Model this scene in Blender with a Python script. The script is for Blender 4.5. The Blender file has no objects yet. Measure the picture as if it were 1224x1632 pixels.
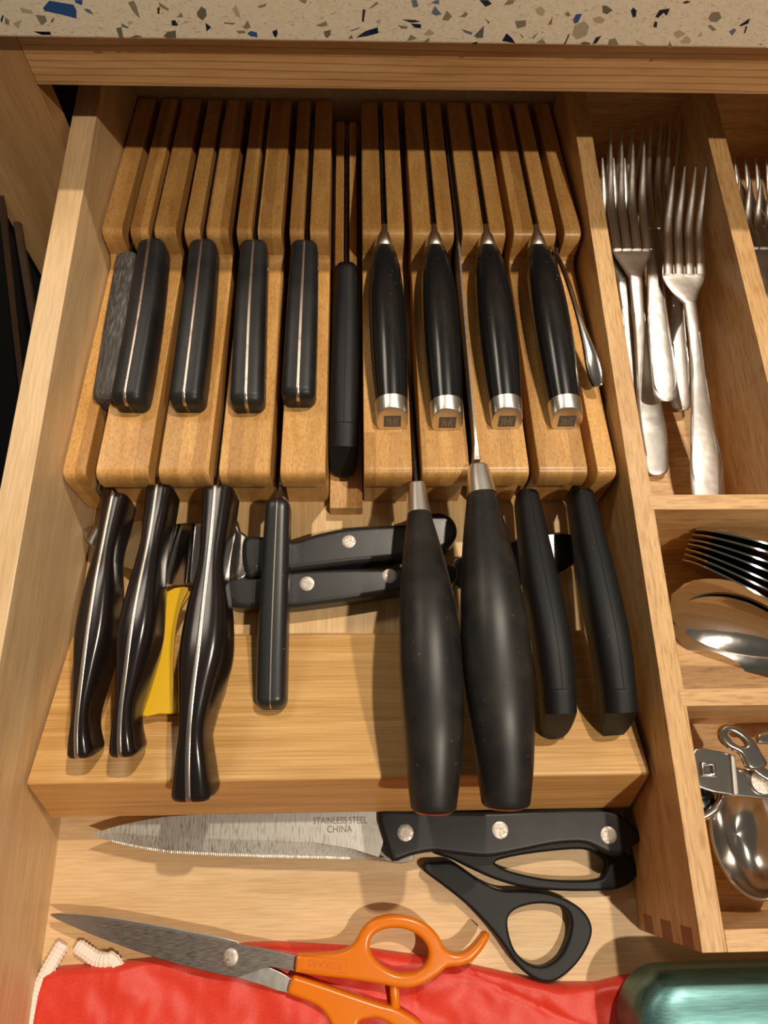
import bpy, bmesh, math, random
from mathutils import geometry as mgeom
from mathutils import Vector, Matrix
random.seed(7)
S = 0.01                                   # everything below is written in centimetres
SC = bpy.context.scene
COL = SC.collection

# ------------------------------------------------------------------ camera
F_PX, CAM = 1211.278, Vector((15.034, -0.067, 41.522))
TH, YAW, ROLL = 0.394, -0.083, 0.072
def _rot():
    c, s = math.cos(TH), math.sin(TH)
    Rx = Matrix(((1, 0, 0), (0, c, -s), (0, s, c)))
    c, s = math.cos(YAW), math.sin(YAW)
    Rz = Matrix(((c, -s, 0), (s, c, 0), (0, 0, 1)))
    c, s = math.cos(ROLL), math.sin(ROLL)
    Rr = Matrix(((c, -s, 0), (s, c, 0), (0, 0, 1)))
    return Rz @ Rx @ Rr
ROT = _rot()
cam = bpy.data.cameras.new('camera')
cam_ob = bpy.data.objects.new('camera', cam)
COL.objects.link(cam_ob)
cam.sensor_fit = 'VERTICAL'
cam.sensor_height = 36.0
cam.lens = F_PX / 1632 * 36.0
cam.clip_start = 0.01
cam.clip_end = 50
cam_ob.matrix_world = Matrix.Translation(CAM * S) @ ROT.to_4x4()
SC.camera = cam_ob

# ------------------------------------------------------------------ world, lights, exposure
SC.view_settings.view_transform = 'Standard'
SC.view_settings.look = 'None'
SC.view_settings.exposure = 0.0
SC.view_settings.gamma = 1.0
SC.view_settings.use_curve_mapping = False
W = bpy.data.worlds.new('room_light')
SC.world = W
W.use_nodes = True
W.node_tree.nodes['Background'].inputs[0].default_value = (1.0, 0.86, 0.70, 1)
W.node_tree.nodes['Background'].inputs[1].default_value = 0.10
def lamp(name, loc, target, power, size, color, shape='DISK', size_y=None):
    d = bpy.data.lights.new(name, 'AREA')
    d.shape = shape
    d.size = size * S
    if size_y: d.size_y = size_y * S
    d.energy = power
    d.color = color
    o = bpy.data.objects.new(name, d)
    COL.objects.link(o)
    o.location = Vector(loc) * S
    o.rotation_euler = (Vector(target) - Vector(loc)).to_track_quat('-Z', 'Y').to_euler()
    return o
WARM = (1.0, 0.87, 0.71)
lamp('ceiling_downlight', (58, 82, 175), (14, 18, 5), 21, 5, WARM)
lamp('ceiling_downlight', (75, -50, 170), (14, 18, 5), 19, 5, WARM)
lamp('back_fill_light', (-30, 72, 84), (14, 4, 0), 2.0, 36, WARM, 'RECTANGLE', 12)  # weak fill added from behind the counter, no known fixture

# ------------------------------------------------------------------ pixel -> place helpers
def ray(u, v):
    return ROT @ Vector(((u - 612) / F_PX, -(v - 816) / F_PX, -1.0))
def at(u, v, z):
    d = ray(u, v); return CAM + d * ((z - CAM.z) / d.z)
def at_x(u, v, x):
    d = ray(u, v); return CAM + d * ((x - CAM.x) / d.x)
def at_y(u, v, y):
    d = ray(u, v); return CAM + d * ((y - CAM.y) / d.y)
def cm(p, px):                              # a width in pixels at place p, in cm
    q = ROT.transposed() @ (Vector(p) - CAM)
    return px * (-q.z) / F_PX

# ------------------------------------------------------------------ object helpers
def tag(o, label=None, cat=None, group=None, kind=None):
    if label: o['label'] = label
    if cat: o['category'] = cat
    if group: o['group'] = group
    if kind: o['kind'] = kind
    return o
def thing(name, label, cat, base, group=None, kind=None):
    o = bpy.data.objects.new(name, None)
    COL.objects.link(o)
    o.empty_display_size = 0.01
    o.location = Vector(base) * S
    return tag(o, label, cat, group, kind)
def link_mesh(name, me, mat, parent=None):
    o = bpy.data.objects.new(name, me)
    COL.objects.link(o)
    if mat: 
        me.materials.clear(); me.materials.append(mat)
    if parent: o.parent = parent
    return o
def base_of(parent):
    b = Vector((0, 0, 0))
    while parent:
        b += parent.location / S; parent = parent.parent
    return b
def mesh(name, verts, faces, mat, parent=None, smooth=True, origin=None, bevel=0, angle=40, seg=2):
    """verts in cm, world; origin = base of a top-level mesh"""
    b = base_of(parent) if parent else Vector(origin if origin else (0, 0, 0))
    me = bpy.data.meshes.new(name)
    me.from_pydata([tuple((Vector(v) - b) * S) for v in verts], [], faces)
    bm = bmesh.new(); bm.from_mesh(me)
    bmesh.ops.recalc_face_normals(bm, faces=bm.faces)
    if bevel:
        es = [e for e in bm.edges if len(e.link_faces) == 2 and e.calc_face_angle(0) > math.radians(angle)]
        bmesh.ops.bevel(bm, geom=es, offset=bevel * S, segments=seg, affect='EDGES', profile=0.5, clamp_overlap=True)
    for f in bm.faces: f.smooth = smooth
    if smooth:
        for e in bm.edges:
            if len(e.link_faces) == 2 and e.calc_face_angle(0) > math.radians(45): e.smooth = False
    bm.to_mesh(me); bm.free()
    o = link_mesh(name, me, mat, parent)
    if bevel:
        w = o.modifiers.new('weighted_normals', 'WEIGHTED_NORMAL'); w.keep_sharp = True
    if not parent: o.location = b * S
    return o
def box(name, x0, x1, y0, y1, z0, z1, mat, parent=None, bevel=0.06, origin=None, seg=2):
    v = [(x, y, z) for x in (x0, x1) for y in (y0, y1) for z in (z0, z1)]
    f = [(0, 1, 3, 2), (4, 6, 7, 5), (0, 4, 5, 1), (2, 3, 7, 6), (0, 2, 6, 4), (1, 5, 7, 3)]
    return mesh(name, v, f, mat, parent, True, origin, bevel, seg=seg)
def extrude_x(name, prof, x0, x1, mat, parent, bevel=0.05, origin=None):
    n = len(prof)
    v = [(x0, y, z) for y, z in prof] + [(x1, y, z) for y, z in prof]
    f = [tuple(range(n)), tuple(range(n, 2 * n))] + [(i, (i + 1) % n, n + (i + 1) % n, n + i) for i in range(n)]
    return mesh(name, v, f, mat, parent, True, origin, bevel, 50)
def crom(p0, p1, p2, p3, t):
    return 0.5 * ((2 * p1) + (p2 - p0) * t + (2 * p0 - 5 * p1 + 4 * p2 - p3) * t * t + (3 * p1 - p0 - 3 * p2 + p3) * t ** 3)
def smooth_pts(pts, k=5, closed=True):
    P = [Vector(p) for p in pts]; n = len(P); out = []
    rng = range(n) if closed else range(n - 1)
    for i in rng:
        g = (lambda j: P[j % n]) if closed else (lambda j: P[min(max(j, 0), n - 1)])
        for s in range(k): out.append(crom(g(i - 1), g(i), g(i + 1), g(i + 2), s / k))
    if not closed: out.append(P[-1])
    return out
def loft_rings(rings, cap=True):
    n = len(rings[0]); v = [p for r in rings for p in r]; f = []
    for i in range(len(rings) - 1):
        for j in range(n):
            f.append((i * n + j, i * n + (j + 1) % n, (i + 1) * n + (j + 1) % n, (i + 1) * n + j))
    if cap:
        f.append(tuple(range(n))); f.append(tuple(range((len(rings) - 1) * n, len(rings) * n)))
    return v, f
def sections(keys, N=36, r0=0.0, r1=0.0):
    """keys: (pos, a, b, n) -> dense list along a smooth path, ends pulled in by r0/r1"""
    K = [Vector((p[0], p[1], p[2], a, b)) .to_tuple() if False else (tuple(p) + (a, b, n)) for p, a, b, n in keys]
    M = len(K); dense = []
    for i in range(M - 1):
        for s in range(12):
            t = s / 12
            g = lambda j: K[min(max(j, 0), M - 1)]
            dense.append([crom(g(i - 1)[c], g(i)[c], g(i + 1)[c], g(i + 2)[c], t) for c in range(6)])
    dense.append(list(K[-1]))
    L = [0]
    for i in range(1, len(dense)):
        L.append(L[-1] + math.dist(dense[i][:3], dense[i - 1][:3]))
    T = L[-1]
    ds = [T * i / N for i in range(N + 1)]
    for r, e in ((r0, 0), (r1, 1)):
        if r > 0:
            for fr in (0.0, 0.03, 0.1, 0.22, 0.4, 0.65, 1.0):
                ds.append(r * fr if e == 0 else T - r * fr)
    ds = sorted(set(round(d, 5) for d in ds))
    out = []
    j = 0
    for d in ds:
        while j < len(L) - 2 and L[j + 1] < d: j += 1
        t = (d - L[j]) / max(1e-9, L[j + 1] - L[j]); t = min(max(t, 0), 1)
        q = [dense[j][c] * (1 - t) + dense[j + 1][c] * t for c in range(6)]
        red = 0
        if r0 and d < r0: red = max(red, r0 - math.sqrt(max(0, r0 * r0 - (r0 - d) ** 2)))
        if r1 and T - d < r1: red = max(red, r1 - math.sqrt(max(0, r1 * r1 - (r1 - (T - d)) ** 2)))
        out.append((Vector(q[:3]), q[3], q[4], q[5], red, d, T))
    return out
def loft(name, keys, mat, parent, N=36, r0=0.0, r1=0.0, up=(0, 0, 1), seg=24, top=False, fixa=None, addb=0.0, nn=None,
         shear0=0.0, shear1=0.0, origin=None, redk=1.0, redb=1.0):
    sec = sections(keys, N, r0, r1); rings = []; up = Vector(up).normalized()
    for i, (p, a, b, n, red, d, T) in enumerate(sec):
        a0 = sec[max(i - 1, 0)][0]; a1 = sec[min(i + 1, len(sec) - 1)][0]
        t = (a1 - a0).normalized()
        side = t.cross(up).normalized(); u = side.cross(t).normalized()
        c = p - u * b if top else p
        aa = (fixa if fixa is not None else max(a - red * redk, 0.02)); bb = max(b + addb - red * redb, 0.02)
        ring = []
        for k in range(seg):
            th = 2 * math.pi * (k + 0.5) / seg
            cx, sx = math.cos(th), math.sin(th); e = 2.0 / (nn or n)
            vv = bb * math.copysign(abs(sx) ** e, sx)
            q = c + side * (aa * math.copysign(abs(cx) ** e, cx)) + u * vv
            sh = 0
            if shear1: sh += -shear1 * vv * max(0, 1 - (T - d) / 0.6)
            if shear0: sh += -shear0 * vv * max(0, 1 - d / 0.6)
            ring.append(q + t * sh)
        rings.append(ring)
    v, f = loft_rings(rings)
    return mesh(name, v, f, mat, parent, True, origin)
def slab(name, loops, z0, z1, bevel, mat, parent=None, warp=None, origin=None, smooth_k=5, res=2, flat=False):
    """flat piece from outlines (world xy, first outer, then holes) between z0 and z1, rounded edges"""
    bm0 = bmesh.new(); tops = []; bots = []
    nb = res + 1
    prof = [(bevel * (1 - math.sin(math.pi / 2 * i / nb)), z0 + bevel * (1 - math.cos(math.pi / 2 * i / nb))) for i in range(nb + 1)]
    prof += [(q[0], z1 - (q[1] - z0)) for q in reversed(prof)]
    for li, lp in enumerate(loops):
        pts = smooth_pts([(p[0], p[1]) for p in lp], smooth_k) if smooth_k else [Vector((p[0], p[1])) for p in lp]
        area = sum(pts[i - 1].x * pts[i].y - pts[i].x * pts[i - 1].y for i in range(len(pts)))
        if (area < 0) != (li > 0): pts.reverse()              # outer counter-clockwise, holes clockwise
        n = len(pts); nrm = []
        for i in range(n):
            t1 = (pts[i] - pts[i - 1]).normalized(); t2 = (pts[(i + 1) % n] - pts[i]).normalized()
            t = t1 + t2
            t = t.normalized() if t.length > 1e-6 else t1
            c = max(0.55, math.sqrt(max(0.0, (1 + t1.dot(t2)) / 2)))
            nrm.append(Vector((-t.y, t.x)) / c)
        lim = []
        for i in range(n):
            e1 = pts[i] - pts[i - 1]; e2 = pts[(i + 1) % n] - pts[i]
            cr = e1.x * e2.y - e1.y * e2.x; L_ = (e1.length + e2.length) / 2
            ang = math.atan2(cr, e1.dot(e2))
            lim.append(min(bevel, max(0.03, 0.8 * L_ / ang)) if ang > 1e-4 else bevel)
        for _ in range(3): lim = [min(lim[i], (lim[i - 1] + lim[(i + 1) % n]) / 2 + 0.02) for i in range(n)]
        rings = []
        for ins, z in prof:
            rings.append([bm0.verts.new((pts[i].x + nrm[i].x * ins * lim[i] / bevel, pts[i].y + nrm[i].y * ins * lim[i] / bevel, z)) for i in range(n)])
        for r0_, r1_ in zip(rings, rings[1:]):
            for i in range(n): bm0.faces.new((r0_[i], r0_[(i + 1) % n], r1_[(i + 1) % n], r1_[i]))
        tops.append([v.co.xy for v in rings[-1]]); bots.append(pts)
    cv = [p for lp in tops for p in lp]; ce = []; o_ = 0
    for lp in tops:
        ce += [(o_ + i, o_ + (i + 1) % len(lp)) for i in range(len(lp))]; o_ += len(lp)
    ov, oe, of_, *_rest = mgeom.delaunay_2d_cdt(cv, ce, [], 0, 1e-5)
    def wind(lp, c):
        w = 0; j = len(lp) - 1
        for i in range(len(lp)):
            p, q = lp[j], lp[i]; side = (q.x - p.x) * (c.y - p.y) - (c.x - p.x) * (q.y - p.y)
            if p.y <= c.y < q.y and side > 0: w += 1
            elif q.y <= c.y < p.y and side < 0: w -= 1
            j = i
        return w
    def inside(c): return wind(tops[0], c) >= 1 and all(wind(lp, c) == 0 for lp in tops[1:])
    tri = [f for f in of_ if inside(sum((ov[i] for i in f), Vector((0, 0))) / len(f))]
    for z in (z1, z0):
        nv_ = [bm0.verts.new((p.x, p.y, z)) for p in ov]
        for f in tri: bm0.faces.new([nv_[i] for i in f])
        for q in nv_:
            if not q.link_faces: bm0.verts.remove(q)
    bmesh.ops.remove_doubles(bm0, verts=bm0.verts, dist=2e-4)
    bm0.verts.index_update()
    vs = [v.co.copy() for v in bm0.verts]; fs = [tuple(v.index for v in f.verts) for f in bm0.faces]
    bm0.free()
    if warp: vs = [warp(v) for v in vs]
    b = base_of(parent) if parent else Vector(origin if origin else (0, 0, 0))
    me = bpy.data.meshes.new(name)
    me.from_pydata([tuple((v - b) * S) for v in vs], [], fs)
    bm = bmesh.new(); bm.from_mesh(me)
    bmesh.ops.remove_doubles(bm, verts=bm.verts, dist=1e-6)
    bmesh.ops.recalc_face_normals(bm, faces=bm.faces)
    for f in bm.faces: f.smooth = not flat
    for e in bm.edges:
        if len(e.link_faces) == 2 and e.calc_face_angle(0) > math.radians(38): e.smooth = False
    bm.to_mesh(me); bm.free()
    o = link_mesh(name, me, mat, parent)
    w = o.modifiers.new('weighted_normals', 'WEIGHTED_NORMAL'); w.keep_sharp = True
    if not parent: o.location = b * S
    return o
def tube(name, pts, r, mat, parent=None, seg=10, k=6, origin=None, flat=1.0, closed=False):
    P = smooth_pts(pts, k, closed); rings = []
    n = len(P)
    for i, p in enumerate(P):
        t = ((P[(i + 1) % n] if closed or i < n - 1 else P[i]) - (P[i - 1] if closed or i > 0 else P[i])).normalized()
        s = t.cross(Vector((0, 0, 1)))
        s = s.normalized() if s.length > 1e-4 else Vector((1, 0, 0))
        u = s.cross(t)
        rings.append([p + s * (r * math.cos(2 * math.pi * j / seg)) + u * (r * flat * math.sin(2 * math.pi * j / seg)) for j in range(seg)])
    if closed: rings.append(rings[0])
    v, f = loft_rings(rings, not closed)
    return mesh(name, v, f, mat, parent, True, origin)
def disc(name, c, r, h, mat, parent, normal=(0, 0, 1), seg=20, dome=0.0):
    """a rivet or screw head: short cylinder with softened edge whose top lies h above c along normal"""
    nrm = Vector(normal).normalized(); a = nrm.orthogonal().normalized(); b = nrm.cross(a); c = Vector(c)
    rings = []
    for rr, hh in ((r, -0.1), (r, h * 0.5), (r * 0.93, h), (r * 0.5, h + dome * 0.7), (0.01, h + dome)):
        rings.append([c + a * (rr * math.cos(2 * math.pi * j / seg)) + b * (rr * math.sin(2 * math.pi * j / seg)) + nrm * hh for j in range(seg)])
    v, f = loft_rings(rings)
    return mesh(name, v, f, mat, parent)
def text_mesh(name, body, size, mat, parent, origin_pt, xdir, ydir, depth=0.004, font_scale_x=1.0):
    cu = bpy.data.curves.new(name, 'FONT'); cu.body = body; cu.size = size; cu.extrude = depth
    cu.align_x = 'CENTER'; cu.align_y = 'CENTER'; cu.resolution_u = 3
    tmp = bpy.data.objects.new('tmp_text', cu); COL.objects.link(tmp)
    bpy.context.view_layer.update()
    me0 = bpy.data.meshes.new_from_object(tmp.evaluated_get(bpy.context.evaluated_depsgraph_get()))
    xd = Vector(xdir).normalized(); yd = Vector(ydir); yd = (yd - xd * yd.dot(xd)).normalized(); zd = xd.cross(yd)
    vs = [Vector(origin_pt) + xd * (v.co.x * font_scale_x) + yd * v.co.y + zd * v.co.z for v in me0.vertices]
    fs = [tuple(p.vertices) for p in me0.polygons]
    bpy.data.objects.remove(tmp); bpy.data.curves.remove(cu); bpy.data.meshes.remove(me0)
    return mesh(name, vs, fs, mat, parent, False)

# ------------------------------------------------------------------ materials
def srgb(r, g, b):
    f = lambda c: (c / 255 / 12.92) if c <= 10 else ((c / 255 + 0.055) / 1.055) ** 2.4
    return (f(r), f(g), f(b), 1)
def new_mat(name):
    m = bpy.data.materials.new(name); m.use_nodes = True
    nt = m.node_tree; b = nt.nodes['Principled BSDF']
    return m, nt, b
def N(nt, t, **kw):
    n = nt.nodes.new(t)
    for k, v in kw.items():
        if k in n.inputs: n.inputs[k].default_value = v
        else: setattr(n, k, v)
    return n
def coords(nt, scale, rot=(0, 0, 0)):
    tc = N(nt, 'ShaderNodeTexCoord'); oi = N(nt, 'ShaderNodeObjectInfo')
    mul = N(nt, 'ShaderNodeVectorMath', operation='MULTIPLY_ADD')
    cmb = N(nt, 'ShaderNodeCombineXYZ')
    for i in range(3): nt.links.new(oi.outputs['Random'], cmb.inputs[i])
    nt.links.new(cmb.outputs[0], mul.inputs[0]); mul.inputs[1].default_value = (0.7, 0.9, 0.8)
    nt.links.new(tc.outputs['Object'], mul.inputs[2])
    mp = N(nt, 'ShaderNodeMapping'); mp.inputs['Scale'].default_value = [s * 100 for s in scale]; mp.inputs['Rotation'].default_value = rot
    nt.links.new(mul.outputs[0], mp.inputs[0])
    return mp.outputs[0]
def ramp(nt, fac, stops, interp='LINEAR'):
    r = N(nt, 'ShaderNodeValToRGB'); cr = r.color_ramp; cr.interpolation = interp
    while len(cr.elements) < len(stops): cr.elements.new(0.5)
    for e, (p, c) in zip(cr.elements, stops): e.position = p; e.color = c
    nt.links.new(fac, r.inputs[0]); return r.outputs[0]
def mix(nt, a, b, fac, mode='MIX'):
    m = N(nt, 'ShaderNodeMix', data_type='RGBA', blend_type=mode)
    for sock, val in ((m.inputs[6], a), (m.inputs[7], b), (m.inputs[0], fac)):
        if hasattr(val, 'is_linked') or hasattr(val, 'links'): nt.links.new(val, sock)
        else: sock.default_value = val
    return m.outputs[2]
def noise(nt, vec, scale=1.0, detail=4, rough=0.55, dist=0.0):
    n = N(nt, 'ShaderNodeTexNoise', Scale=scale, Detail=detail, Roughness=rough, Distortion=dist)
    nt.links.new(vec, n.inputs['Vector']); return n.outputs['Fac']
def bump(nt, b, h, strength, dist=0.0003):
    n = N(nt, 'ShaderNodeBump', Strength=strength, Distance=dist)
    nt.links.new(h, n.inputs['Height']); nt.links.new(n.outputs[0], b.inputs['Normal'])
def axis_scale(axis, along, across):
    return tuple(along if a == axis else across for a in 'xyz')
def wood(name, light, dark, axis='y', streak=(0.10, 1.6), fine=(0.5, 14.0), fleck=None, strips=None, rings=None, rough=0.42, contrast=1.0, coat=0.0):
    """streak: broad tone along the grain; fine: thin grain lines; fleck: short pores; strips: glued laminations along x"""
    m, nt, b = new_mat(name)
    v1 = coords(nt, axis_scale(axis, *streak)); n1 = noise(nt, v1, 1.0, 3, 0.5, 0.6)
    col = ramp(nt, n1, [(0.30, dark), (0.72, light)])
    v2 = coords(nt, axis_scale(axis, *fine)); n2 = noise(nt, v2, 1.0, 3, 0.6)
    col = mix(nt, col, ramp(nt, n2, [(0.30, (0.70, 0.66, 0.60, 1)), (0.62, (1.06, 1.05, 1.04, 1))]), 0.55 * contrast, 'MULTIPLY')
    if strips:
        v3 = coords(nt, strips); n3 = N(nt, 'ShaderNodeTexWhiteNoise', noise_dimensions='3D')
        fl = N(nt, 'ShaderNodeVectorMath', operation='FLOOR'); nt.links.new(v3, fl.inputs[0]); nt.links.new(fl.outputs[0], n3.inputs['Vector'])
        col = mix(nt, col, ramp(nt, n3.outputs['Value'], [(0, (0.66, 0.59, 0.49, 1)), (1, (1.12, 1.10, 1.07, 1))]), 0.9, 'MULTIPLY')
    if fleck:
        v4 = coords(nt, axis_scale(axis, fleck[0], fleck[1])); n4 = noise(nt, v4, 1.0, 2, 0.5)
        col = mix(nt, col, ramp(nt, n4, [(0.50, (1, 1, 1, 1)), (0.64, (0.62, 0.48, 0.34, 1))]), fleck[2], 'MULTIPLY')
    if rings:
        v5 = coords(nt, rings); w = N(nt, 'ShaderNodeTexWave', wave_type='BANDS', bands_direction='Z', wave_profile='SAW')
        w.inputs['Scale'].default_value = 1.0; w.inputs['Distortion'].default_value = 3.0; w.inputs['Detail'].default_value = 2.0; w.inputs['Detail Scale'].default_value = 0.6
        nt.links.new(v5, w.inputs['Vector'])
        col = mix(nt, col, ramp(nt, w.outputs['Fac'], [(0.0, (1, 1, 1, 1)), (0.80, (0.97, 0.96, 0.94, 1)), (0.96, (0.52, 0.40, 0.28, 1))]), 0.9, 'MULTIPLY')
    nt.links.new(col, b.inputs['Base Color'])
    b.inputs['Roughness'].default_value = rough
    b.inputs['Coat Weight'].default_value = coat
    bump(nt, b, n2, 0.12)
    return m
def steel(name, col=(0.62, 0.58, 0.53, 1), rough=0.25, brush=None, stain=0.0, bumps=0.0):
    m, nt, b = new_mat(name)
    b.inputs['Metallic'].default_value = 1.0
    b.inputs['Base Color'].default_value = col
    b.inputs['Roughness'].default_value = rough
    if brush:
        n = noise(nt, coords(nt, brush), 1.0, 2, 0.6)
        r = N(nt, 'ShaderNodeMapRange'); nt.links.new(n, r.inputs[0]); r.inputs[1].default_value = 0.3; r.inputs[2].default_value = 0.7
        r.inputs[3].default_value = rough * 0.7; r.inputs[4].default_value = rough * 1.5
        nt.links.new(r.outputs[0], b.inputs['Roughness'])
        bump(nt, b, n, 0.03, 0.0002)
    if stain:
        n = noise(nt, coords(nt, (1.2, 1.2, 1.2)), 1.0, 4, 0.6)
        c = mix(nt, col, (0.28, 0.12, 0.05, 1), ramp(nt, n, [(0.55, (0, 0, 0, 1)), (0.72, (stain, stain, stain, 1))]))
        nt.links.new(c, b.inputs['Base Color'])
    if bumps:
        n = noise(nt, coords(nt, (0.7, 0.7, 0.7)), 1.0, 2, 0.5)
        bump(nt, b, n, bumps, 0.003)
    return m
def plastic(name, col, rough=0.35, grain=0.0, gs=30.0, spots=0.0, coat=0.0, wear=None, streak=None, spec=0.5):
    m, nt, b = new_mat(name)
    b.inputs['Roughness'].default_value = rough
    b.inputs['Base Color'].default_value = col
    b.inputs['Coat Weight'].default_value = coat
    b.inputs['Specular IOR Level'].default_value = spec
    c = col
    if wear:
        n = noise(nt, coords(nt, (0.5, 0.5, 0.5)), 1.0, 5, 0.6)
        c = mix(nt, col, wear, ramp(nt, n, [(0.42, (0, 0, 0, 1)), (0.75, (1, 1, 1, 1))]))
    if streak:
        n = noise(nt, coords(nt, streak[0]), 1.0, 4, 0.7)
        c = mix(nt, c, streak[1], ramp(nt, n, [(0.48, (0, 0, 0, 1)), (0.66, (1, 1, 1, 1))]))
    if spots:
        n = noise(nt, coords(nt, (5, 5, 5)), 1.0, 2, 0.5)
        c = mix(nt, c, (0.35, 0.31, 0.27, 1), ramp(nt, n, [(0.73, (0, 0, 0, 1)), (0.80, (spots, spots, spots, 1))]))
    if c is not col: nt.links.new(c, b.inputs['Base Color'])
    if grain:
        n = noise(nt, coords(nt, (gs, gs, gs)), 1.0, 2, 0.5)
        bump(nt, b, n, grain, 0.0003)
    return m
M = {}
M['maple'] = wood('maple_drawer_side', srgb(226, 196, 152), srgb(208, 172, 124), 'y', (0.07, 0.9), (0.5, 9), rough=0.40)
M['ply'] = wood('birch_ply_bottom', srgb(226, 194, 148), srgb(206, 170, 122), 'x', (0.10, 0.9), (0.6, 11), rough=0.5)
M['rail'] = wood('maple_face_rail', srgb(222, 176, 124), srgb(196, 148, 98), 'x', (0.10, 1.2), (0.4, 10), rings=(0.10, 0.2, 0.75), rough=0.38)
M['stile'] = wood('maple_face_stile', srgb(206, 164, 114), srgb(182, 138, 90), 'z', (0.06, 0.6), (0.4, 7), rough=0.38)
M['slat'] = wood('bamboo_slat', srgb(222, 178, 112), srgb(198, 148, 82), 'y', (0.13, 1.2), (0.7, 13), fleck=(4.5, 15, 0.5), strips=(1.45, 0.0001, 0.0001), rough=0.36)
M['slat_end'] = wood('bamboo_base', srgb(214, 172, 110), srgb(192, 144, 82), 'y', (0.2, 1.2), (0.9, 10), fleck=(4, 9, 0.5), strips=(1.3, 0.0001, 0.0001), rough=0.45)
M['bamboo_base'] = wood('bamboo_tray_base', srgb(228, 196, 144), srgb(208, 168, 112), 'y', (0.1, 2.0), (0.5, 12), rough=0.5)
M['board'] = wood('bamboo_ramp', srgb(222, 178, 114), srgb(198, 150, 86), 'x', (0.09, 2.6), (0.22, 17), rough=0.40, contrast=1.7)
M['oak'] = wood('oak_organizer', srgb(220, 180, 124), srgb(200, 156, 100), 'y', (0.10, 1.2), (0.6, 10), fleck=(0.9, 8, 0.55), rough=0.45)
M['oakx'] = wood('oak_crossbar', srgb(222, 182, 128), srgb(200, 156, 102), 'x', (0.10, 1.2), (0.6, 10), fleck=(0.9, 8, 0.55), rough=0.45)
M['oak_dark'] = wood('oak_end_grain', srgb(160, 108, 66), srgb(138, 88, 50), 'z', (0.3, 2), (2, 10), rough=0.55)
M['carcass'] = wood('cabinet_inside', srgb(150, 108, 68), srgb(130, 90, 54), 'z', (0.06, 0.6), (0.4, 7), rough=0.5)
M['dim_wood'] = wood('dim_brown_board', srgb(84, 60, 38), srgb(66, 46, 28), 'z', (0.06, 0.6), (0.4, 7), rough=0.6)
M['steel'] = steel('polished_steel', rough=0.16, bumps=0.05)
M['flatware'] = steel('flatware_steel', (0.64, 0.61, 0.57, 1), rough=0.32, bumps=0.12)
M['brushed'] = steel('brushed_ferrule', (0.80, 0.76, 0.70, 1), rough=0.32)
M['blade'] = steel('blade_steel', (0.17, 0.155, 0.145, 1), rough=0.30, brush=(0.8, 12, 12))
M['mirror'] = steel('mirror_blade', (0.50, 0.48, 0.45, 1), rough=0.14, bumps=0.08)
M['spoon'] = steel('mirror_spoon', (0.62, 0.59, 0.55, 1), rough=0.10, bumps=0.06)
M['blade_v'] = steel('serrated_blade_steel', (0.47, 0.45, 0.41, 1), rough=0.46, brush=(14, 1.2, 14), stain=0.3)
M['blade_dark'] = steel('scissor_blade_steel', (0.24, 0.21, 0.19, 1), rough=0.36, brush=(2, 45, 45))
M['tang'] = steel('knife_tang', (0.60, 0.56, 0.52, 1), rough=0.30, stain=0.3)
M['tang_rust'] = steel('rusty_tang', (0.58, 0.50, 0.44, 1), rough=0.34, stain=0.8)
M['rivet'] = steel('rivet_metal', (0.46, 0.41, 0.36, 1), rough=0.48, brush=(10, 10, 10))
M['pom'] = plastic('matte_black_handle', (0.011, 0.011, 0.012, 1), 0.40, 0.10, 26, wear=(0.022, 0.022, 0.022, 1), spec=0.34)
M['gloss'] = plastic('gloss_black_handle', (0.008, 0.008, 0.009, 1), 0.20, 0.03, 30, spots=0.5)
M['big'] = plastic('worn_black_handle', (0.011, 0.010, 0.010, 1), 0.40, 0.04, 22, wear=(0.030, 0.026, 0.021, 1), spots=0.3, spec=0.42)
M['rubber'] = plastic('black_rubber', (0.009, 0.009, 0.010, 1), 0.50, 0.14, 34, spots=0.2, spec=0.28)
M['brown'] = plastic('dark_brown_handle', (0.013, 0.008, 0.007, 1), 0.20, 0.02, 16, wear=(0.008, 0.007, 0.007, 1))
M['grey_wood'] = plastic('weathered_grey_wood', (0.035, 0.032, 0.030, 1), 0.60, 0.2, 20, streak=((16, 0.35, 16), (0.17, 0.155, 0.14, 1)))
M['speck'] = plastic('speckled_black_handle', (0.018, 0.018, 0.018, 1), 0.33, 0.10, 18, spots=0.9)
M['yellow'] = plastic('yellow_plastic', srgb(226, 178, 12), 0.45, 0.06, 8)
M['orange'] = plastic('orange_plastic', srgb(220, 118, 14), 0.25, 0.02, 12)
M['orange_mark'] = plastic('orange_plastic_emboss', srgb(204, 104, 8), 0.35)
M['emblem'] = plastic('emblem_dark', (0.10, 0.09, 0.075, 1), 0.5)
M['ink'] = plastic('etched_ink', (0.14, 0.12, 0.10, 1), 0.6)
M['white'] = plastic('white_cord', srgb(238, 226, 214), 0.7)
M['floor'] = plastic('gap_shade_black', (0.006, 0.005, 0.005, 1), 0.7)  # near-black stands in for the shade in the gap beside the drawer
m, nt, b = new_mat('teal_metallic'); M['teal'] = m
b.inputs['Metallic'].default_value = 0.85; b.inputs['Roughness'].default_value = 0.38
n = noise(nt, coords(nt, (0.8, 14, 14)), 1.0, 3, 0.6)
nt.links.new(ramp(nt, n, [(0.3, srgb(84, 128, 128)), (0.7, srgb(112, 156, 156))]), b.inputs['Base Color'])
m, nt, b = new_mat('red_satin'); M['red'] = m
b.inputs['Roughness'].default_value = 0.42; b.inputs['Sheen Weight'].default_value = 0.25; b.inputs['Sheen Tint'].default_value = (1, 0.5, 0.4, 1)
b.inputs['Anisotropic'].default_value = 0.5
n = noise(nt, coords(nt, (34, 20, 34)), 1.0, 2, 0.6)
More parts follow.
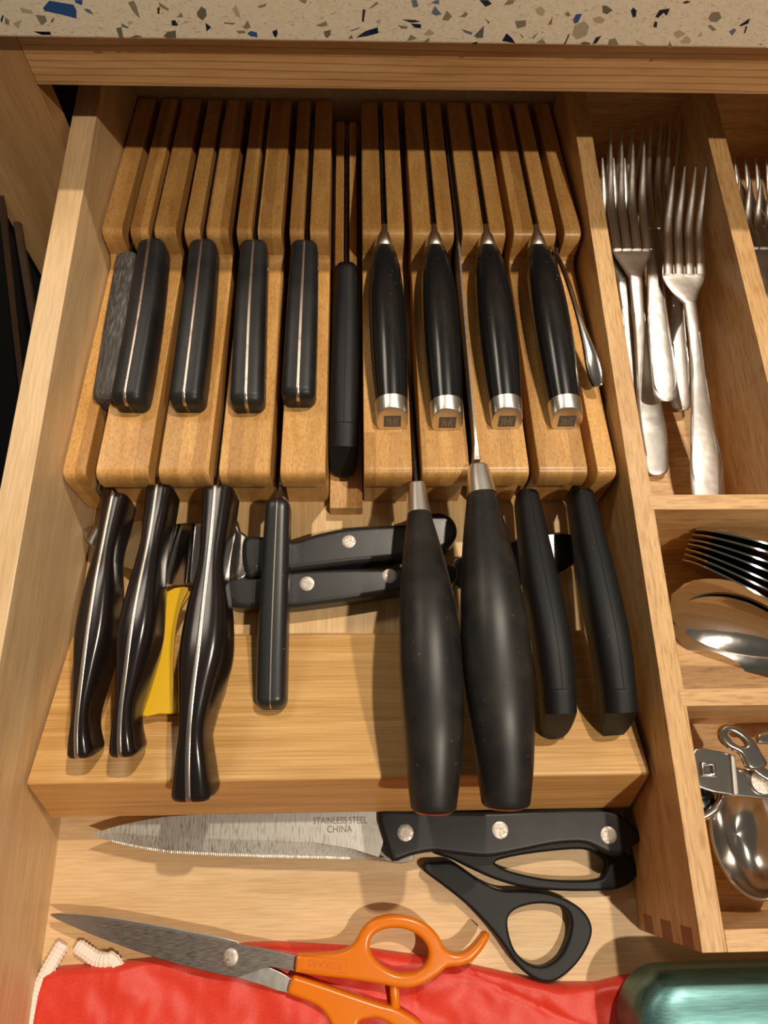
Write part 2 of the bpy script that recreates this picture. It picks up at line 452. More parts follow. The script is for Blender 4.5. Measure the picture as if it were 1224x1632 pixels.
nt.links.new(ramp(nt, n, [(0.3, srgb(196, 38, 24)), (0.7, srgb(228, 70, 50))]), b.inputs['Base Color'])
bump(nt, b, n, 0.35, 0.0003)
m, nt, b = new_mat('terrazzo'); M['terrazzo'] = m
n = noise(nt, coords(nt, (5, 5, 9)), 1.0, 3, 0.6, 1.2); n2 = noise(nt, coords(nt, (2.2, 2.2, 3.4)), 1.0, 4, 0.65, 1.5)
c = ramp(nt, n2, [(0.35, srgb(244, 230, 204)), (0.65, srgb(252, 242, 220))])
c = mix(nt, c, ramp(nt, n, [(0.57, (1, 1, 1, 1)), (0.66, (0.66, 0.55, 0.42, 1))]), 0.9, 'MULTIPLY')
nt.links.new(c, b.inputs['Base Color']); b.inputs['Roughness'].default_value = 0.30
CHIP = {'blue': srgb(54, 92, 150), 'blue2': srgb(110, 126, 146), 'navy': srgb(18, 38, 70), 'dark': srgb(46, 52, 66), 'black': srgb(24, 24, 28),
        'grey': srgb(146, 138, 118), 'green': srgb(112, 112, 98), 'light': srgb(196, 180, 150), 'lightg': srgb(182, 172, 144), 'brown': srgb(150, 118, 86)}
for k, c in CHIP.items(): M['chip_' + k] = plastic('glass_chip_' + k, c, 0.12)

# ================================================================== SETTING: floor, cabinet, counter, drawer
YR, YC = 36.0, 35.3
ZR = at_y(612, 143, YR).z                      # underside of the rail
ZC = at_y(612, 71, YC).z                       # underside of the counter edge
XS = at_y(60, 138, YR).x                       # inner edge of the stile
XS2 = at_y(0, 325.6, YR).x + 0.0
fl = box('floor', -90, 130, -130, 100, -78, -75, M['floor'], bevel=0, origin=(0, 0, -78)); tag(fl, 'kitchen floor coloured near-black for the shade in the gap left of the drawer', 'floor', kind='structure')
cab = thing('base_cabinet', 'maple face frame cabinet that the open drawer slides out of', 'cabinet', (15, YR, -75))
box('rail', XS, 62, YR, YR + 1.8, ZR, ZC + 0.6, M['rail'], cab, 0.08)
box('stile', XS2, XS, YR, YR + 1.8, -75, ZC + 0.6, M['stile'], cab, 0.05)
box('gap_shade_panel', -70, XS2, YR + 1.0, YR + 1.8, -75, ZC + 0.6, M['floor'], cab, 0)  # added panel, coloured near-black in place of the shade left of the stile
box('stile', 62, 68, YR, YR + 1.8, -75, ZC + 0.6, M['stile'], cab, 0.05)
box('side_panel', XS2 + 0.3, XS2 + 2.1, YR + 1.8, 96, -75, ZC + 0.6, M['carcass'], cab, 0)
box('side_panel', 66, 68, YR + 1.8, 96, -75, ZC + 0.6, M['carcass'], cab, 0)
box('back_panel', XS2 + 0.3, 68, 96, 97.5, -75, ZC + 0.6, M['carcass'], cab, 0)
ct = thing('countertop', 'cream terrazzo countertop with blue and grey glass chips above the drawer', 'countertop', (15, YC, ZC))
box('slab', -60, 110, YC, 98, ZC, ZC + 3.4, M['terrazzo'], ct, 0.22, seg=3)
def chip(kind, pts):
    """a glass chip set flush (a hair proud) in the counter's front face"""
    P = [Vector((p.x, p.z)) for p in pts]; n = len(P)
    c = sum(P, Vector((0, 0))) / n
    v = [(q.x, YC - 0.008, q.y) for q in P] + [(q.x + (c.x - q.x) * 0.1, YC + 0.25, q.y + (c.y - q.y) * 0.1) for q in P]
    f = [tuple(range(n)), tuple(range(2 * n - 1, n - 1, -1))] + [(i, (i + 1) % n, n + (i + 1) % n, n + i) for i in range(n)]
    mesh('chip', v, f, M['chip_' + kind], ct, False)
CH0 = [('blue', [(205,38),(235,3),(352,22),(366,50),(366,88),(290,68),(215,52)]), ('blue', [(357,0),(395,0),(392,25),(360,12)]), ('blue2', [(400,40),(430,45),(448,70),(415,58)]),
 ('dark', [(2,95),(12,70),(18,75),(8,112)]), ('grey', [(25,80),(45,100),(42,122),(22,110)]), ('light', [(60,112),(105,92),(95,115),(90,138)]), ('light', [(95,35),(150,48),(160,65),(105,60)]),
 ('grey', [(170,70),(215,75),(225,100),(200,122),(185,100)]), ('brown', [(245,95),(260,80),(255,105),(243,110)]), ('black', [(160,150),(240,152),(245,166),(200,166)]),
 ('grey', [(612,12),(640,2),(655,35),(670,88),(640,60)]), ('green', [(555,135),(580,128),(590,180),(572,184)]), ('blue2', [(580,110),(615,130),(612,136),(582,128)]), ('light', [(610,108),(636,98),(634,110),(615,118)]),
 ('dark', [(752,38),(765,32),(762,66),(753,66)]), ('grey', [(760,10),(808,42),(805,52),(762,28)]), ('green', [(940,62),(962,30),(985,45),(988,75),(968,98),(945,78)]), ('grey', [(845,82),(868,58),(876,82)]),
 ('navy', [(820,98),(838,96),(852,122),(822,122)]), ('light', [(862,118),(885,100),(918,102),(880,110)]), ('navy', [(982,108),(1010,130),(988,150)]), ('green', [(782,172),(800,152),(840,145),(842,180),(800,184)]),
 ('green', [(620,180),(650,168),(682,173),(650,182)]), ('light', [(1110,40),(1130,22),(1152,88),(1128,75)]), ('grey', [(1160,132),(1185,96),(1198,130),(1180,138)]), ('grey', [(1130,146),(1170,146),(1175,158),(1140,160)]),
 ('blue', [(1182,158),(1200,148),(1228,155),(1232,178),(1195,172)]), ('brown', [(1070,106),(1125,110),(1120,116),(1072,112)]), ('brown', [(455,176),(500,178),(498,184),(470,184)])]
CH1 = [('grey', [(8,30),(50,15),(45,30),(15,38)]), ('grey', [(205,0),(245,0),(235,18),(225,12)]), ('navy', [(78,150),(100,140),(104,160),(95,180),(85,170)]), ('grey', [(288,122),(335,100),(342,122),(310,128)]),
 ('green', [(325,150),(355,142),(358,165),(340,182),(328,170)]), ('dark', [(510,45),(524,45),(516,103),(506,103)]), ('grey', [(540,42),(575,8),(588,14),(555,38)]), ('navy', [(478,180),(520,150),(582,130),(585,158),(530,172)]),
 ('grey', [(450,145),(500,128),(490,138),(455,148)]), ('blue2', [(440,186),(455,165),(465,183)]), ('blue2', [(742,0),(768,0),(778,30),(752,35)]), ('blue2', [(838,62),(855,28),(888,68),(860,74)]),
 ('blue2', [(838,15),(860,0),(875,0),(876,20)]), ('dark', [(698,92),(760,95),(785,104),(740,108)]), ('navy', [(740,112),(790,116),(788,134),(760,132)]), ('grey', [(890,95),(912,50),(938,78),(920,98)]),
 ('grey', [(975,80),(1000,58),(1016,65),(1000,82)]), ('grey', [(678,120),(725,125),(722,138),(695,136)]), ('grey', [(722,194),(740,165),(770,182),(745,192)]), ('light', [(800,165),(830,138),(856,160),(830,170)]),
 ('grey', [(797,202),(830,178),(828,202)]), ('blue2', [(982,138),(1036,155),(1030,166),(1000,156)]), ('green', [(1042,172),(1090,122),(1086,180),(1060,182)]), ('navy', [(1068,0),(1110,0),(1128,18),(1098,32)]),
 ('navy', [(1176,195),(1198,158),(1224,182),(1240,206)]), ('grey', [(1185,25),(1205,0),(1236,0),(1230,18)]), ('black', [(1032,208),(1060,198),(1055,209)]), ('brown', [(1095,88),(1118,105),(1112,114)]), ('light', [(570,100),(600,90),(590,115)])]
CH2 = [('grey', [(14,100),(68,96),(66,125),(25,136)]), ('brown', [(170,120),(195,76),(190,115)]), ('light', [(112,45),(135,28),(160,50),(150,75),(125,70)]), ('grey', [(250,65),(268,55),(282,72),(268,80)]),
 ('blue', [(292,95),(305,68),(335,66),(315,108),(298,112)]), ('lightg', [(288,165),(300,120),(345,100),(370,125),(355,170),(310,188)]), ('light', [(388,85),(420,76),(448,92),(430,112),(395,108)]),
 ('green', [(432,28),(450,26),(482,48),(455,68),(434,60)]), ('navy', [(568,50),(580,35),(596,50),(592,78),(578,84)]), ('navy', [(685,80),(705,48),(755,40),(740,75),(725,60),(700,84)]), ('dark', [(675,128),(682,102),(695,105),(692,132)]),
 ('grey', [(938,85),(955,58),(990,56),(1002,85),(980,105),(950,102)]), ('grey', [(935,122),(950,118),(978,142),(960,148)]), ('blue2', [(1038,150),(1062,135),(1074,142),(1052,170)]), ('navy', [(1085,122),(1138,86),(1130,112),(1095,125)]),
 ('navy', [(1108,158),(1118,125),(1126,126),(1115,158)]), ('grey', [(458,212),(465,188),(495,182),(510,214),(470,216)]), ('navy', [(385,210),(400,180),(428,170),(405,205)]), ('green', [(328,206),(345,198),(376,205),(370,214),(330,214)]),
 ('dark', [(248,212),(270,162),(276,165),(256,212)]), ('light', [(775,155),(800,142),(832,162),(790,185)]), ('light', [(805,195),(838,170),(858,190),(850,208),(810,208)]), ('grey', [(745,228),(752,198),(765,215),(758,228)]),
 ('light', [(885,178),(905,150),(910,170)]), ('grey', [(92,182),(108,170),(125,158),(105,185)]), ('brown', [(35,158),(58,178),(50,180)]), ('grey', [(115,202),(145,186),(162,205),(160,210)]),
 ('navy', [(815,12),(835,3),(855,8),(830,18)]), ('brown', [(1180,210),(1198,208),(1192,216)]), ('light', [(590,190),(640,212),(600,214)])]
for off, lst in ((0, CH0), (408, CH1), (816, CH2)):
    for kind, pts in lst: chip(kind, [at_y(off + u / 3, v / 3, YC) for u, v in pts])
rc = random.Random(3)
for i in range(26):                            # the rest of the edge, beyond the frame
    x = rc.uniform(-14, -4) if i % 2 else rc.uniform(36, 50); z = rc.uniform(ZC + 0.5, ZC + 3.0); r = rc.uniform(0.15, 0.5); a0 = rc.uniform(0, 6)
    chip(rc.choice(['blue', 'navy', 'grey', 'green', 'light', 'grey', 'blue2']), [Vector((x + r * rc.uniform(.5, 1.2) * math.cos(a0 - k * 1.25), 0, z + 0.5 * r * math.sin(a0 - k * 1.25))) for k in range(5)])
# thin boards leaning in the gap
for (p, q, lab) in (((8, 374), (31, 585), 'thin brown wooden board leaning in the dark gap, nearer the photo edge'), ((31, 384), (51, 505), 'thin brown wooden board leaning in the dark gap, nearer the drawer side')):
    a = at_y(*p, 35.0); c = at_y(*q, 31.0); d = (c - a); a = a - d * 0.25; c = c + d * ((-74.9 - c.z) / d.z)
    w = 0.2
    v = [a + Vector((-w, 0, 0)), a + Vector((w, 0, 0)), c + Vector((w, 0, 0)), c + Vector((-w, 0, 0))]
    v = v + [k + Vector((0, 0.8, 0.3)) for k in v]
    o = mesh('wooden_board', v, [(0, 1, 2, 3), (4, 5, 6, 7), (0, 1, 5, 4), (1, 2, 6, 5), (2, 3, 7, 6), (3, 0, 4, 7)], M['dim_wood'], None, False, origin=c)
    tag(o, lab, 'board', 'boards in the gap beside the drawer')
# drawer
XI = 47.0
dr = thing('drawer', 'open pale maple kitchen drawer holding knives and cutlery', 'drawer', (23, 16, -1.2))
box('side_panel', -1.4, 0, -14, 47.6, -1.2, 9.4, M['maple'], dr, 0.08)
box('side_panel', XI, XI + 1.4, -14, 47.6, -1.2, 9.4, M['maple'], dr, 0.08)
box('back_panel', 0, XI, 46.4, 47.6, -1.2, 9.0, M['maple'], dr, 0.06)
box('bottom_panel', 0, XI, -14, 46.4, -0.7, 0, M['ply'], dr, 0)
box('front_panel', -4, XI + 4, -16, -14, -3, 13, M['stile'], dr, 0.15)

# ================================================================== KNIFE BLOCK
kb = thing('knife_block', 'two-tier bamboo in-drawer knife block with slots and a front ramp', 'knife block', (14.2, 24, 0))
ZT = 1.6
def z_low(y): return 6.6 - (y - 16.85) * (2.1 / 14.55)
def z_up(y): return 6.58 - (y - 32.5) * (2.48 / 13.5)
notch = [(31.95, ZT), (17.1, ZT), (17.1, 5.2), (16.42, 5.2)]
full = [(31.95, ZT), (16.42, ZT + 0.9)]
front = [(16.36, 5.8), (16.40, 6.2), (16.52, 6.45), (16.68, 6.56), (16.9, 6.59), (24, z_low(24)), (31.2, 4.53), (31.55, 4.55), (31.8, 4.68), (31.95, 4.95)]
upper = [(46.0, ZT), (31.97, ZT), (31.97, 5.7), (32.0, 6.15), (32.12, 6.4), (32.3, 6.53), (32.55, 6.57), (39, z_up(39)), (46.0, 4.1)]
LOWC = {'l': [1.5, 4.62, 7.66, 10.75], 'r': [17.97, 20.92, 23.98, 27.0]}
UPC = {'l': [2.95, 5.95, 8.95, 12.0], 'r': [16.56, 19.5, 22.6, 25.6]}
EDGE = {'l': (0.1, 13.3), 'r': (15.25, 28.25)}
for sd in 'lr':
    lo = [EDGE[sd][0]] + [q for c in LOWC[sd] for q in (c - 0.245, c + 0.245)] + [EDGE[sd][1]]
    for i in range(0, len(lo), 2):
        edge_piece = (sd == 'l' and i == 0) or (sd == 'r' and i == len(lo) - 2)
        extrude_x('slat', (full if edge_piece else notch) + front, lo[i], lo[i + 1], M['slat'], kb, 0.07)
    allc = sorted([(c, 0.23) for c in LOWC[sd]] + [(c, 0.17) for c in UPC[sd]])
    up_ = [EDGE[sd][0]] + [q for c, w in allc for q in (c - w, c + w)] + [EDGE[sd][1]]
    for i in range(0, len(up_), 2):
        extrude_x('slat', upper, up_[i], up_[i + 1], M['slat'], kb, 0.07)
box('base_plate', 0.1, 28.25, 8.0, 46.0, 0.8, ZT, M['bamboo_base'], kb, 0.03)
for x in (0.6, 13.4, 26.2): box('foot_runner', x, x + 1.5, 3.5, 45, 0, 0.8, M['bamboo_base'], kb, 0.03)
# centre channel: floor strip and two guide strips
box('channel_floor', 13.36, 15.19, 16.3, 45.5, ZT, 2.6, M['slat_end'], kb, 0.05)
box('guide_strip', 13.58, 14.10, 31.9, 44, 2.6, 4.1, M['slat'], kb, 0.04)
box('guide_strip', 14.46, 14.92, 31.9, 44, 2.6, 4.1, M['slat'], kb, 0.04)
# front ramp
ramp_prof = [(9.3, 0.9), (9.3, 2.25), (9.2, 2.35), (2.12, 5.12), (1.98, 5.10), (1.90, 4.98), (0.62, 1.75), (0.66, 1.6), (0.85, 1.5), (3.2, 0.8)]
extrude_x('ramp_board', ramp_prof, 0.12, 28.25, M['board'], kb, 0.05)

# ================================================================== ORGANIZER
og = thing('cutlery_organizer', 'wooden cutlery organizer tray with crossbars right of the knife block', 'cutlery tray', (37, 20, 0))
X0, ZO = 28.5, 7.4
box('side_wall', X0, X0 + 1.03, -4.9, 45.6, 0, ZO, M['oak'], og, 0.05)
box('side_wall', 45.6, 46.6, -4.9, 45.6, 0, ZO, M['oak'], og, 0.05)
box('bottom_panel', X0 + 1.03, 45.6, -4.1, 44.8, 0.02, 0.6, M['oakx'], og, 0)
for y0, y1, xs in ((14.12, 14.93, X0 + 0.78), (4.66, 5.43, X0 + 0.78)):
    box('crossbar', xs, 45.6, y0, y1, 0.6, ZO + 0.02, M['oakx'], og, 0.04)
box('front_wall', X0 + 1.03, 45.6, -4.9, -4.08, 0, ZO - 0.01, M['oakx'], og, 0.04)
box('back_wall', X0 + 1.03, 45.6, 44.8, 45.6, 0, ZO - 0.6, M['oakx'], og, 0.04)
box('divider', 36.75, 37.9, 14.93, 44.8, 0.6, ZO, M['oak'], og, 0.05)
for z in (0.9, 3.2, 5.5):                        # end grain of the box joint on the side wall
    box('joint_finger', X0 - 0.012, X0 + 0.2, -4.88, -4.1, z, z + 1.15, M['oak_dark'], og, 0)

# ================================================================== KNIVES
def pt(k): return at(k[0], k[1], k[2])
def blade_strip(parent, x, y0, z0, y1, z1, depth=0.8, half=0.09, mat='blade'):
    """the part of a blade that runs inside a slot: spine from (y0,z0) to (y1,z1)"""
    loft('blade', [((x, y0, z0), half, depth, 8), ((x, (y0 + y1) / 2, (z0 + z1) / 2), half, depth, 8), ((x, y1, z1), half * 0.8, depth * 0.4, 8)], M[mat], parent, N=6, top=True, seg=12)
UP_KNIVES = 'knives in the upper tier'
LO_KNIVES = 'knives in the lower tier'
# four full-tang knives, upper left
STEAK = [((239, 370, 6.6), (222, 490, 7.2), (196, 638, 7.35), 2.95, 'black full-tang knife with leaning riveted handle, beside the weathered grey one'),
         ((322, 368, 6.6), (309, 490, 7.2), (291, 638, 7.35), 5.95, 'black full-tang riveted knife, second of four from the left drawer side'),
         ((404, 368, 6.6), (397, 490, 7.2), (391, 640, 7.3), 8.95, 'black full-tang knife with rusty spine, third of four from the left drawer side'),
         ((485, 368, 6.6), (480, 490, 7.2), (474, 630, 7.3), 12.0, 'black full-tang knife right beside the centre channel in the upper tier')]
for f_, m_, b_, xs, lab in STEAK:
    P = [pt(f_), pt(m_), pt(b_)]
    P[0].y = min(P[0].y, 31.9)
    k = thing('knife', lab, 'knife', (P[1].x, P[1].y, 5), UP_KNIVES)
    keys = [(P[0], 0.78, 0.92, 4), (P[1], 0.86, 0.95, 4), (P[2], 0.90, 0.98, 4)]
    up = (-0.12 if xs < 4 else -0.06 if xs < 7 else 0, 0, 1)
    h = loft('handle', keys, M['pom'], k, N=20, r0=0.55, r1=0.55, up=up, top=True, seg=32, redk=0.75)
    loft('tang', keys, M['tang_rust'], k, N=20, r0=0.55, r1=0.55, up=up, top=True, seg=24, fixa=0.09, addb=0.03, nn=14)
    for t in (0.16, 0.52, 0.84):
        c = P[0].lerp(P[2], t) - Vector((0, 0, 0.95))
        for s in (-1, 1):
            disc('rivet', c + Vector((s * (0.79 + 0.1 * t), 0, 0)) + Vector((0, 0, 0)), 0.20, 0.03, M['rivet'], h, (s, 0, 0), 14)
    blade_strip(k, xs, 31.9, 6.2, 44.5, 3.9)
# weathered grey handle
P = [pt((199, 398, 5.9)), pt((182, 510, 6.5)), pt((164, 632, 6.75))]
k = thing('knife', 'knife with weathered grey wooden handle against the left drawer side', 'knife', (P[1].x, P[1].y, 5), UP_KNIVES)
loft('handle', [(P[0], 0.62, 0.75, 4), (P[1], 0.72, 0.8, 4), (P[2], 0.76, 0.85, 4)], M['grey_wood'], k, N=18, r0=0.3, r1=0.5, up=(-0.12, 0, 1), top=True, seg=28, redk=0.6)
blade_strip(k, 1.5, 31.6, 5.4, 44, 3.6)
# four barrel-handled knives with steel caps, upper right
def emblem(parent, c, n, up):
    """two little figures on a dark square, laid on the end face"""
    n = n.normalized(); r = up.cross(n).normalized(); u = n.cross(r)
    def quad(x0, y0, x1, y1, w):
        d = Vector((x1 - x0, y1 - y0)); d.normalize(); p = Vector((-d.y, d.x)) * w
        return [(x0 + p.x, y0 + p.y), (x1 + p.x, y1 + p.y), (x1 - p.x, y1 - p.y), (x0 - p.x, y0 - p.y)]
    def put(quads, h, mat, name, par):
        v = []; f = []
        for q in quads:
            i = len(v)
            v += [c + r * x + u * y + n * h for x, y in q] + [c + r * x + u * y - n * 0.02 for x, y in q]
            f += [(i, i + 1, i + 2, i + 3), (i + 4, i + 7, i + 6, i + 5)] + [(i + j, i + 4 + j, i + 4 + (j + 1) % 4, i + (j + 1) % 4) for j in range(4)]
        return mesh(name, v, f, mat, par, False)
    s = 0.45
    put([[(-s, -s * 0.8), (s, -s * 0.8), (s, s * 0.8), (-s, s * 0.8)]], 0.012, M['emblem'], 'emblem_field', parent)
    q = []
    for m_ in (-1, 1):
        cx = m_ * 0.14
        q += [quad(cx - 0.035, 0.20, cx + 0.035, 0.20, 0.035)]
        q += [quad(cx, 0.13, cx, -0.02, 0.035)]
        q += [quad(cx, 0.10, cx + m_ * 0.13, 0.06, 0.025), quad(cx + m_ * 0.13, 0.06, cx + m_ * 0.15, 0.22, 0.025)]
        q += [quad(cx, 0.08, cx - m_ * 0.13, 0.02, 0.025)]
        q += [quad(cx, -0.02, cx + m_ * 0.11, -0.10, 0.028), quad(cx + m_ * 0.11, -0.10, cx + m_ * 0.10, -0.25, 0.028)]
        q += [quad(cx, -0.02, cx - m_ * 0.08, -0.12, 0.028), quad(cx - m_ * 0.08, -0.12, cx - m_ * 0.05, -0.25, 0.028)]
    put(q, 0.022, M['rivet'], 'emblem_figures', parent)
ZW = [((612, 392), (624, 642), 16.56, 'glossy black barrel-handled knife with steel end cap, next to the centre channel'),
      ((693, 392), (711, 644), 19.5, 'glossy black barrel-handled knife with steel cap, left of the proud steel blade spine'),
      ((777, 392), (805, 642), 22.6, 'glossy black barrel-handled knife with steel cap, right of the proud steel blade spine'),
      ((857, 392), (899, 642), 25.6, 'glossy black barrel-handled knife with steel cap, beside the slim steel spreader')]
for (fu, fv), (cu_, cv), xs, lab in ZW:
    A = at(fu, fv + 6, 6.05); Bq = at(cu_, cv, 6.75)
    ax = (Bq - A); L = ax.length; d = ax / L
    k = thing('knife', lab, 'knife', (A.lerp(Bq, .5).x, A.lerp(Bq, .5).y, 5.3), UP_KNIVES)
    tip = Vector((xs, A.y + 1.55, 6.2))
    loft('bolster', [(tip, 0.20, 0.34, 2.2), (tip.lerp(A, 0.6) + Vector((0, 0, 0.02)), 0.50, 0.46, 2.3), (A, 0.62, 0.48, 2.4)], M['brushed'], k, N=12, seg=24)
    mid = lambda t, dz: A.lerp(Bq, t) + Vector((0, 0, dz))
    loft('handle', [(A, 0.62, 0.48, 2.4), (mid(0.15, 0.12), 0.86, 0.86, 2.2), (mid(0.35, 0.18), 1.0, 1.0, 2.2), (mid(0.6, 0.17), 1.03, 1.02, 2.2), (mid(0.82, 0.08), 0.97, 0.98, 2.2), (Bq, 0.87, 0.90, 2.2)], M['gloss'], k, N=30, r0=0.05, seg=32)
    E_ = Bq + d * 1.12 + Vector((0, 0, -0.04))
    cap = loft('end_cap', [(Bq + d * 0.01, 0.865, 0.905, 2.2), (Bq.lerp(E_, .5), 0.85, 0.89, 2.2), (E_, 0.82, 0.86, 2.2)], M['brushed'], k, N=8, r1=0.06, seg=32, shear1=0.36)
    side = d.cross(Vector((0, 0, 1))).normalized(); u_ = side.cross(d)
    nrm = (d + u_ * 0.36).normalized()
    emblem(cap, E_ + nrm * 0.005, nrm, u_)
    blade_strip(k, xs, A.y + 1.3, 6.3, 44.5, 3.95)
# rubber grips: channel and lower right
def rubber_knife(lab, group, keys_px, seam_t, halfs, heights, xslot, blade):
    P = [pt(q) for q in keys_px]
    k = thing('knife', lab, 'knife', (P[1].x, P[1].y, P[1].z - 2), group)
    ks = [(p, a, b_, 2.8) for p, a, b_ in zip(P, halfs, heights)]
    loft('grip', ks[:-1], M['rubber'], k, N=28, r0=0.22, seg=32, top=True, redk=0.8)
    p0, p1 = P[-2], P[-1]
    d = (p1 - p0).normalized()
    c0 = p0 - Vector((0, 0, 0)) + d * 0.0
    loft('butt_cap', [(p0 + d * 0.015, halfs[-2] * 1.0, heights[-2] * 0.995, 2.8), (p0.lerp(p1, .5), (halfs[-2] + halfs[-1]) / 2 * 1.03, (heights[-2] + heights[-1]) / 2, 2.8), (p1, halfs[-1], heights[-1], 2.8)],
         M['rubber'], k, N=10, r0=0.04, r1=0.16, seg=32, top=True, shear1=1.0)
    seam = [p + Vector((0, 0, 0.004)) for p in P[:-1]]
    tube('mould_seam', seam, 0.022, M['rubber'], k, 6, 6)
    if blade: blade_strip(k, xslot, *blade)
rubber_knife('black rubber-gripped knife lying in the wide centre channel of the block', None, [(552, 414, 5.0), (551, 520, 5.1), (549, 610, 5.1), (548, 672, 4.95), (546, 728, 4.6)], 0.8,
             [0.66, 0.80, 0.82, 0.80, 0.76], [0.85, 0.95, 0.95, 0.9, 0.85], 14.28, (31.6, 4.0, 44, 3.8, 0.5))
rubber_knife('black rubber-gripped knife in the lower tier beside the large barrel handles', LO_KNIVES, [(843, 776, 5.2), (866, 900, 6.6), (887, 1010, 7.4), (897, 1098, 7.5), (901, 1162, 6.9)], 0.8,
             [0.62, 0.84, 0.86, 0.76, 0.76], [0.9, 1.15, 1.15, 1.05, 1.1], 23.98, (17.2, 4.9, 44, 3.0))
rubber_knife('black rubber-gripped knife in the lower tier closest to the cutlery organizer', LO_KNIVES, [(931, 775, 5.2), (960, 900, 6.5), (983, 1010, 7.2), (995, 1098, 7.2), (1000, 1160, 6.6)], 0.8,
             [0.64, 0.86, 0.88, 0.78, 0.78], [0.9, 1.2, 1.2, 1.08, 1.12], 27.0, (17.2, 4.9, 44, 3.0))
# waisted dark-brown handles, lower left
def waisted(lab, tang_px, halfs, heights, xslot, mat, tang_half, shine=True):
    P = [pt(q) for q in tang_px]
    k = thing('knife', lab, 'knife', (P[3].x, P[3].y, P[3].z - 3), LO_KNIVES)
    ks = [(p, a, b_, 4.0) for p, a, b_ in zip(P, halfs, heights)]
    h = loft('handle', ks, M[mat], k, N=44, r0=0.12, r1=0.3, up=(-0.10, 0, 1), seg=32, top=True, redk=0.7)
    loft('tang', ks, M['tang'], k, N=44, r0=0.12, r1=0.3, up=(-0.10, 0, 1), seg=24, top=True, fixa=tang_half, addb=0.035, nn=14)
    c = P[-2].lerp(P[-1], 0.3) - Vector((0, 0, heights[-1] * 1.1))
    disc('rivet', c + Vector((halfs[-1] * 0.94, 0, 0)), 0.24, 0.03, M['rivet'], h, (1, 0, 0.1), 14)
    blade_strip(k, xslot, P[0].y + 0.2, min(P[0].z - 0.2, 5.3), 30, 3.4); 
HT = [1.0, 1.0, 0.95, 1.15, 1.25, 1.1, 0.95, 0.95, 1.0]
waisted('black waisted knife handle with steel spine, lower tier against the left drawer side', [(180, 784, 5.4), (172, 822, 5.6), (163, 868, 5.9), (152, 925, 6.3), (140, 1000, 6.6), (131, 1070, 6.8), (124, 1130, 6.9), (121, 1175, 6.8), (122, 1212, 6.5)],
        [0.68, 0.60, 0.52, 0.72, 0.84, 0.60, 0.40, 0.50, 0.62], HT, 1.5, 'brown', 0.11)
waisted('black waisted knife handle with steel spine, left of the yellow strip', [(250, 770, 5.7), (244, 815, 5.95), (235, 868, 6.2), (222, 930, 6.7), (209, 1000, 7.1), (200, 1070, 7.2), (193, 1125, 7.2), (190, 1172, 7.1), (191, 1210, 6.8)],
        [0.72, 0.64, 0.54, 0.74, 0.86, 0.62, 0.42, 0.54, 0.66], HT, 4.62, 'brown', 0.11)
waisted('largest dark brown waisted knife handle with steel spine, right of the yellow strip', [(343, 772, 5.9), (339, 820, 6.1), (332, 890, 6.4), (324, 960, 6.8), (316, 1030, 7.2), (307, 1100, 7.4), (301, 1165, 7.5), (299, 1225, 7.2), (300, 1282, 6.7)],
        [0.86, 0.74, 0.62, 0.98, 1.08, 0.80, 0.60, 0.78, 0.94], [h * 1.12 for h in HT], 7.66, 'brown', 0.125)
# straight black speckled handle
P = [pt((442, 788, 5.5)), pt((438, 880, 5.3)), pt((433, 1010, 5.1)), pt((430, 1128, 4.95))]
k = thing('knife', 'straight speckled black knife handle with thin spine, crossing the lying knives', 'knife', (P[2].x, P[2].y, 3.5), LO_KNIVES)
ks = [(p, a, 0.92, 3.6) for p, a in zip(P, (0.64, 0.70, 0.74, 0.74))]
h = loft('handle', ks, M['speck'], k, N=26, r0=0.6, r1=0.5, seg=32, top=True, redk=0.8)
loft('tang', ks, M['tang'], k, N=26, r0=0.6, r1=0.5, seg=20, top=True, fixa=0.035, addb=0.025, nn=14)
blade_strip(k, 10.75, P[0].y - 0.2, 4.2, 30, 2.6, 0.5)
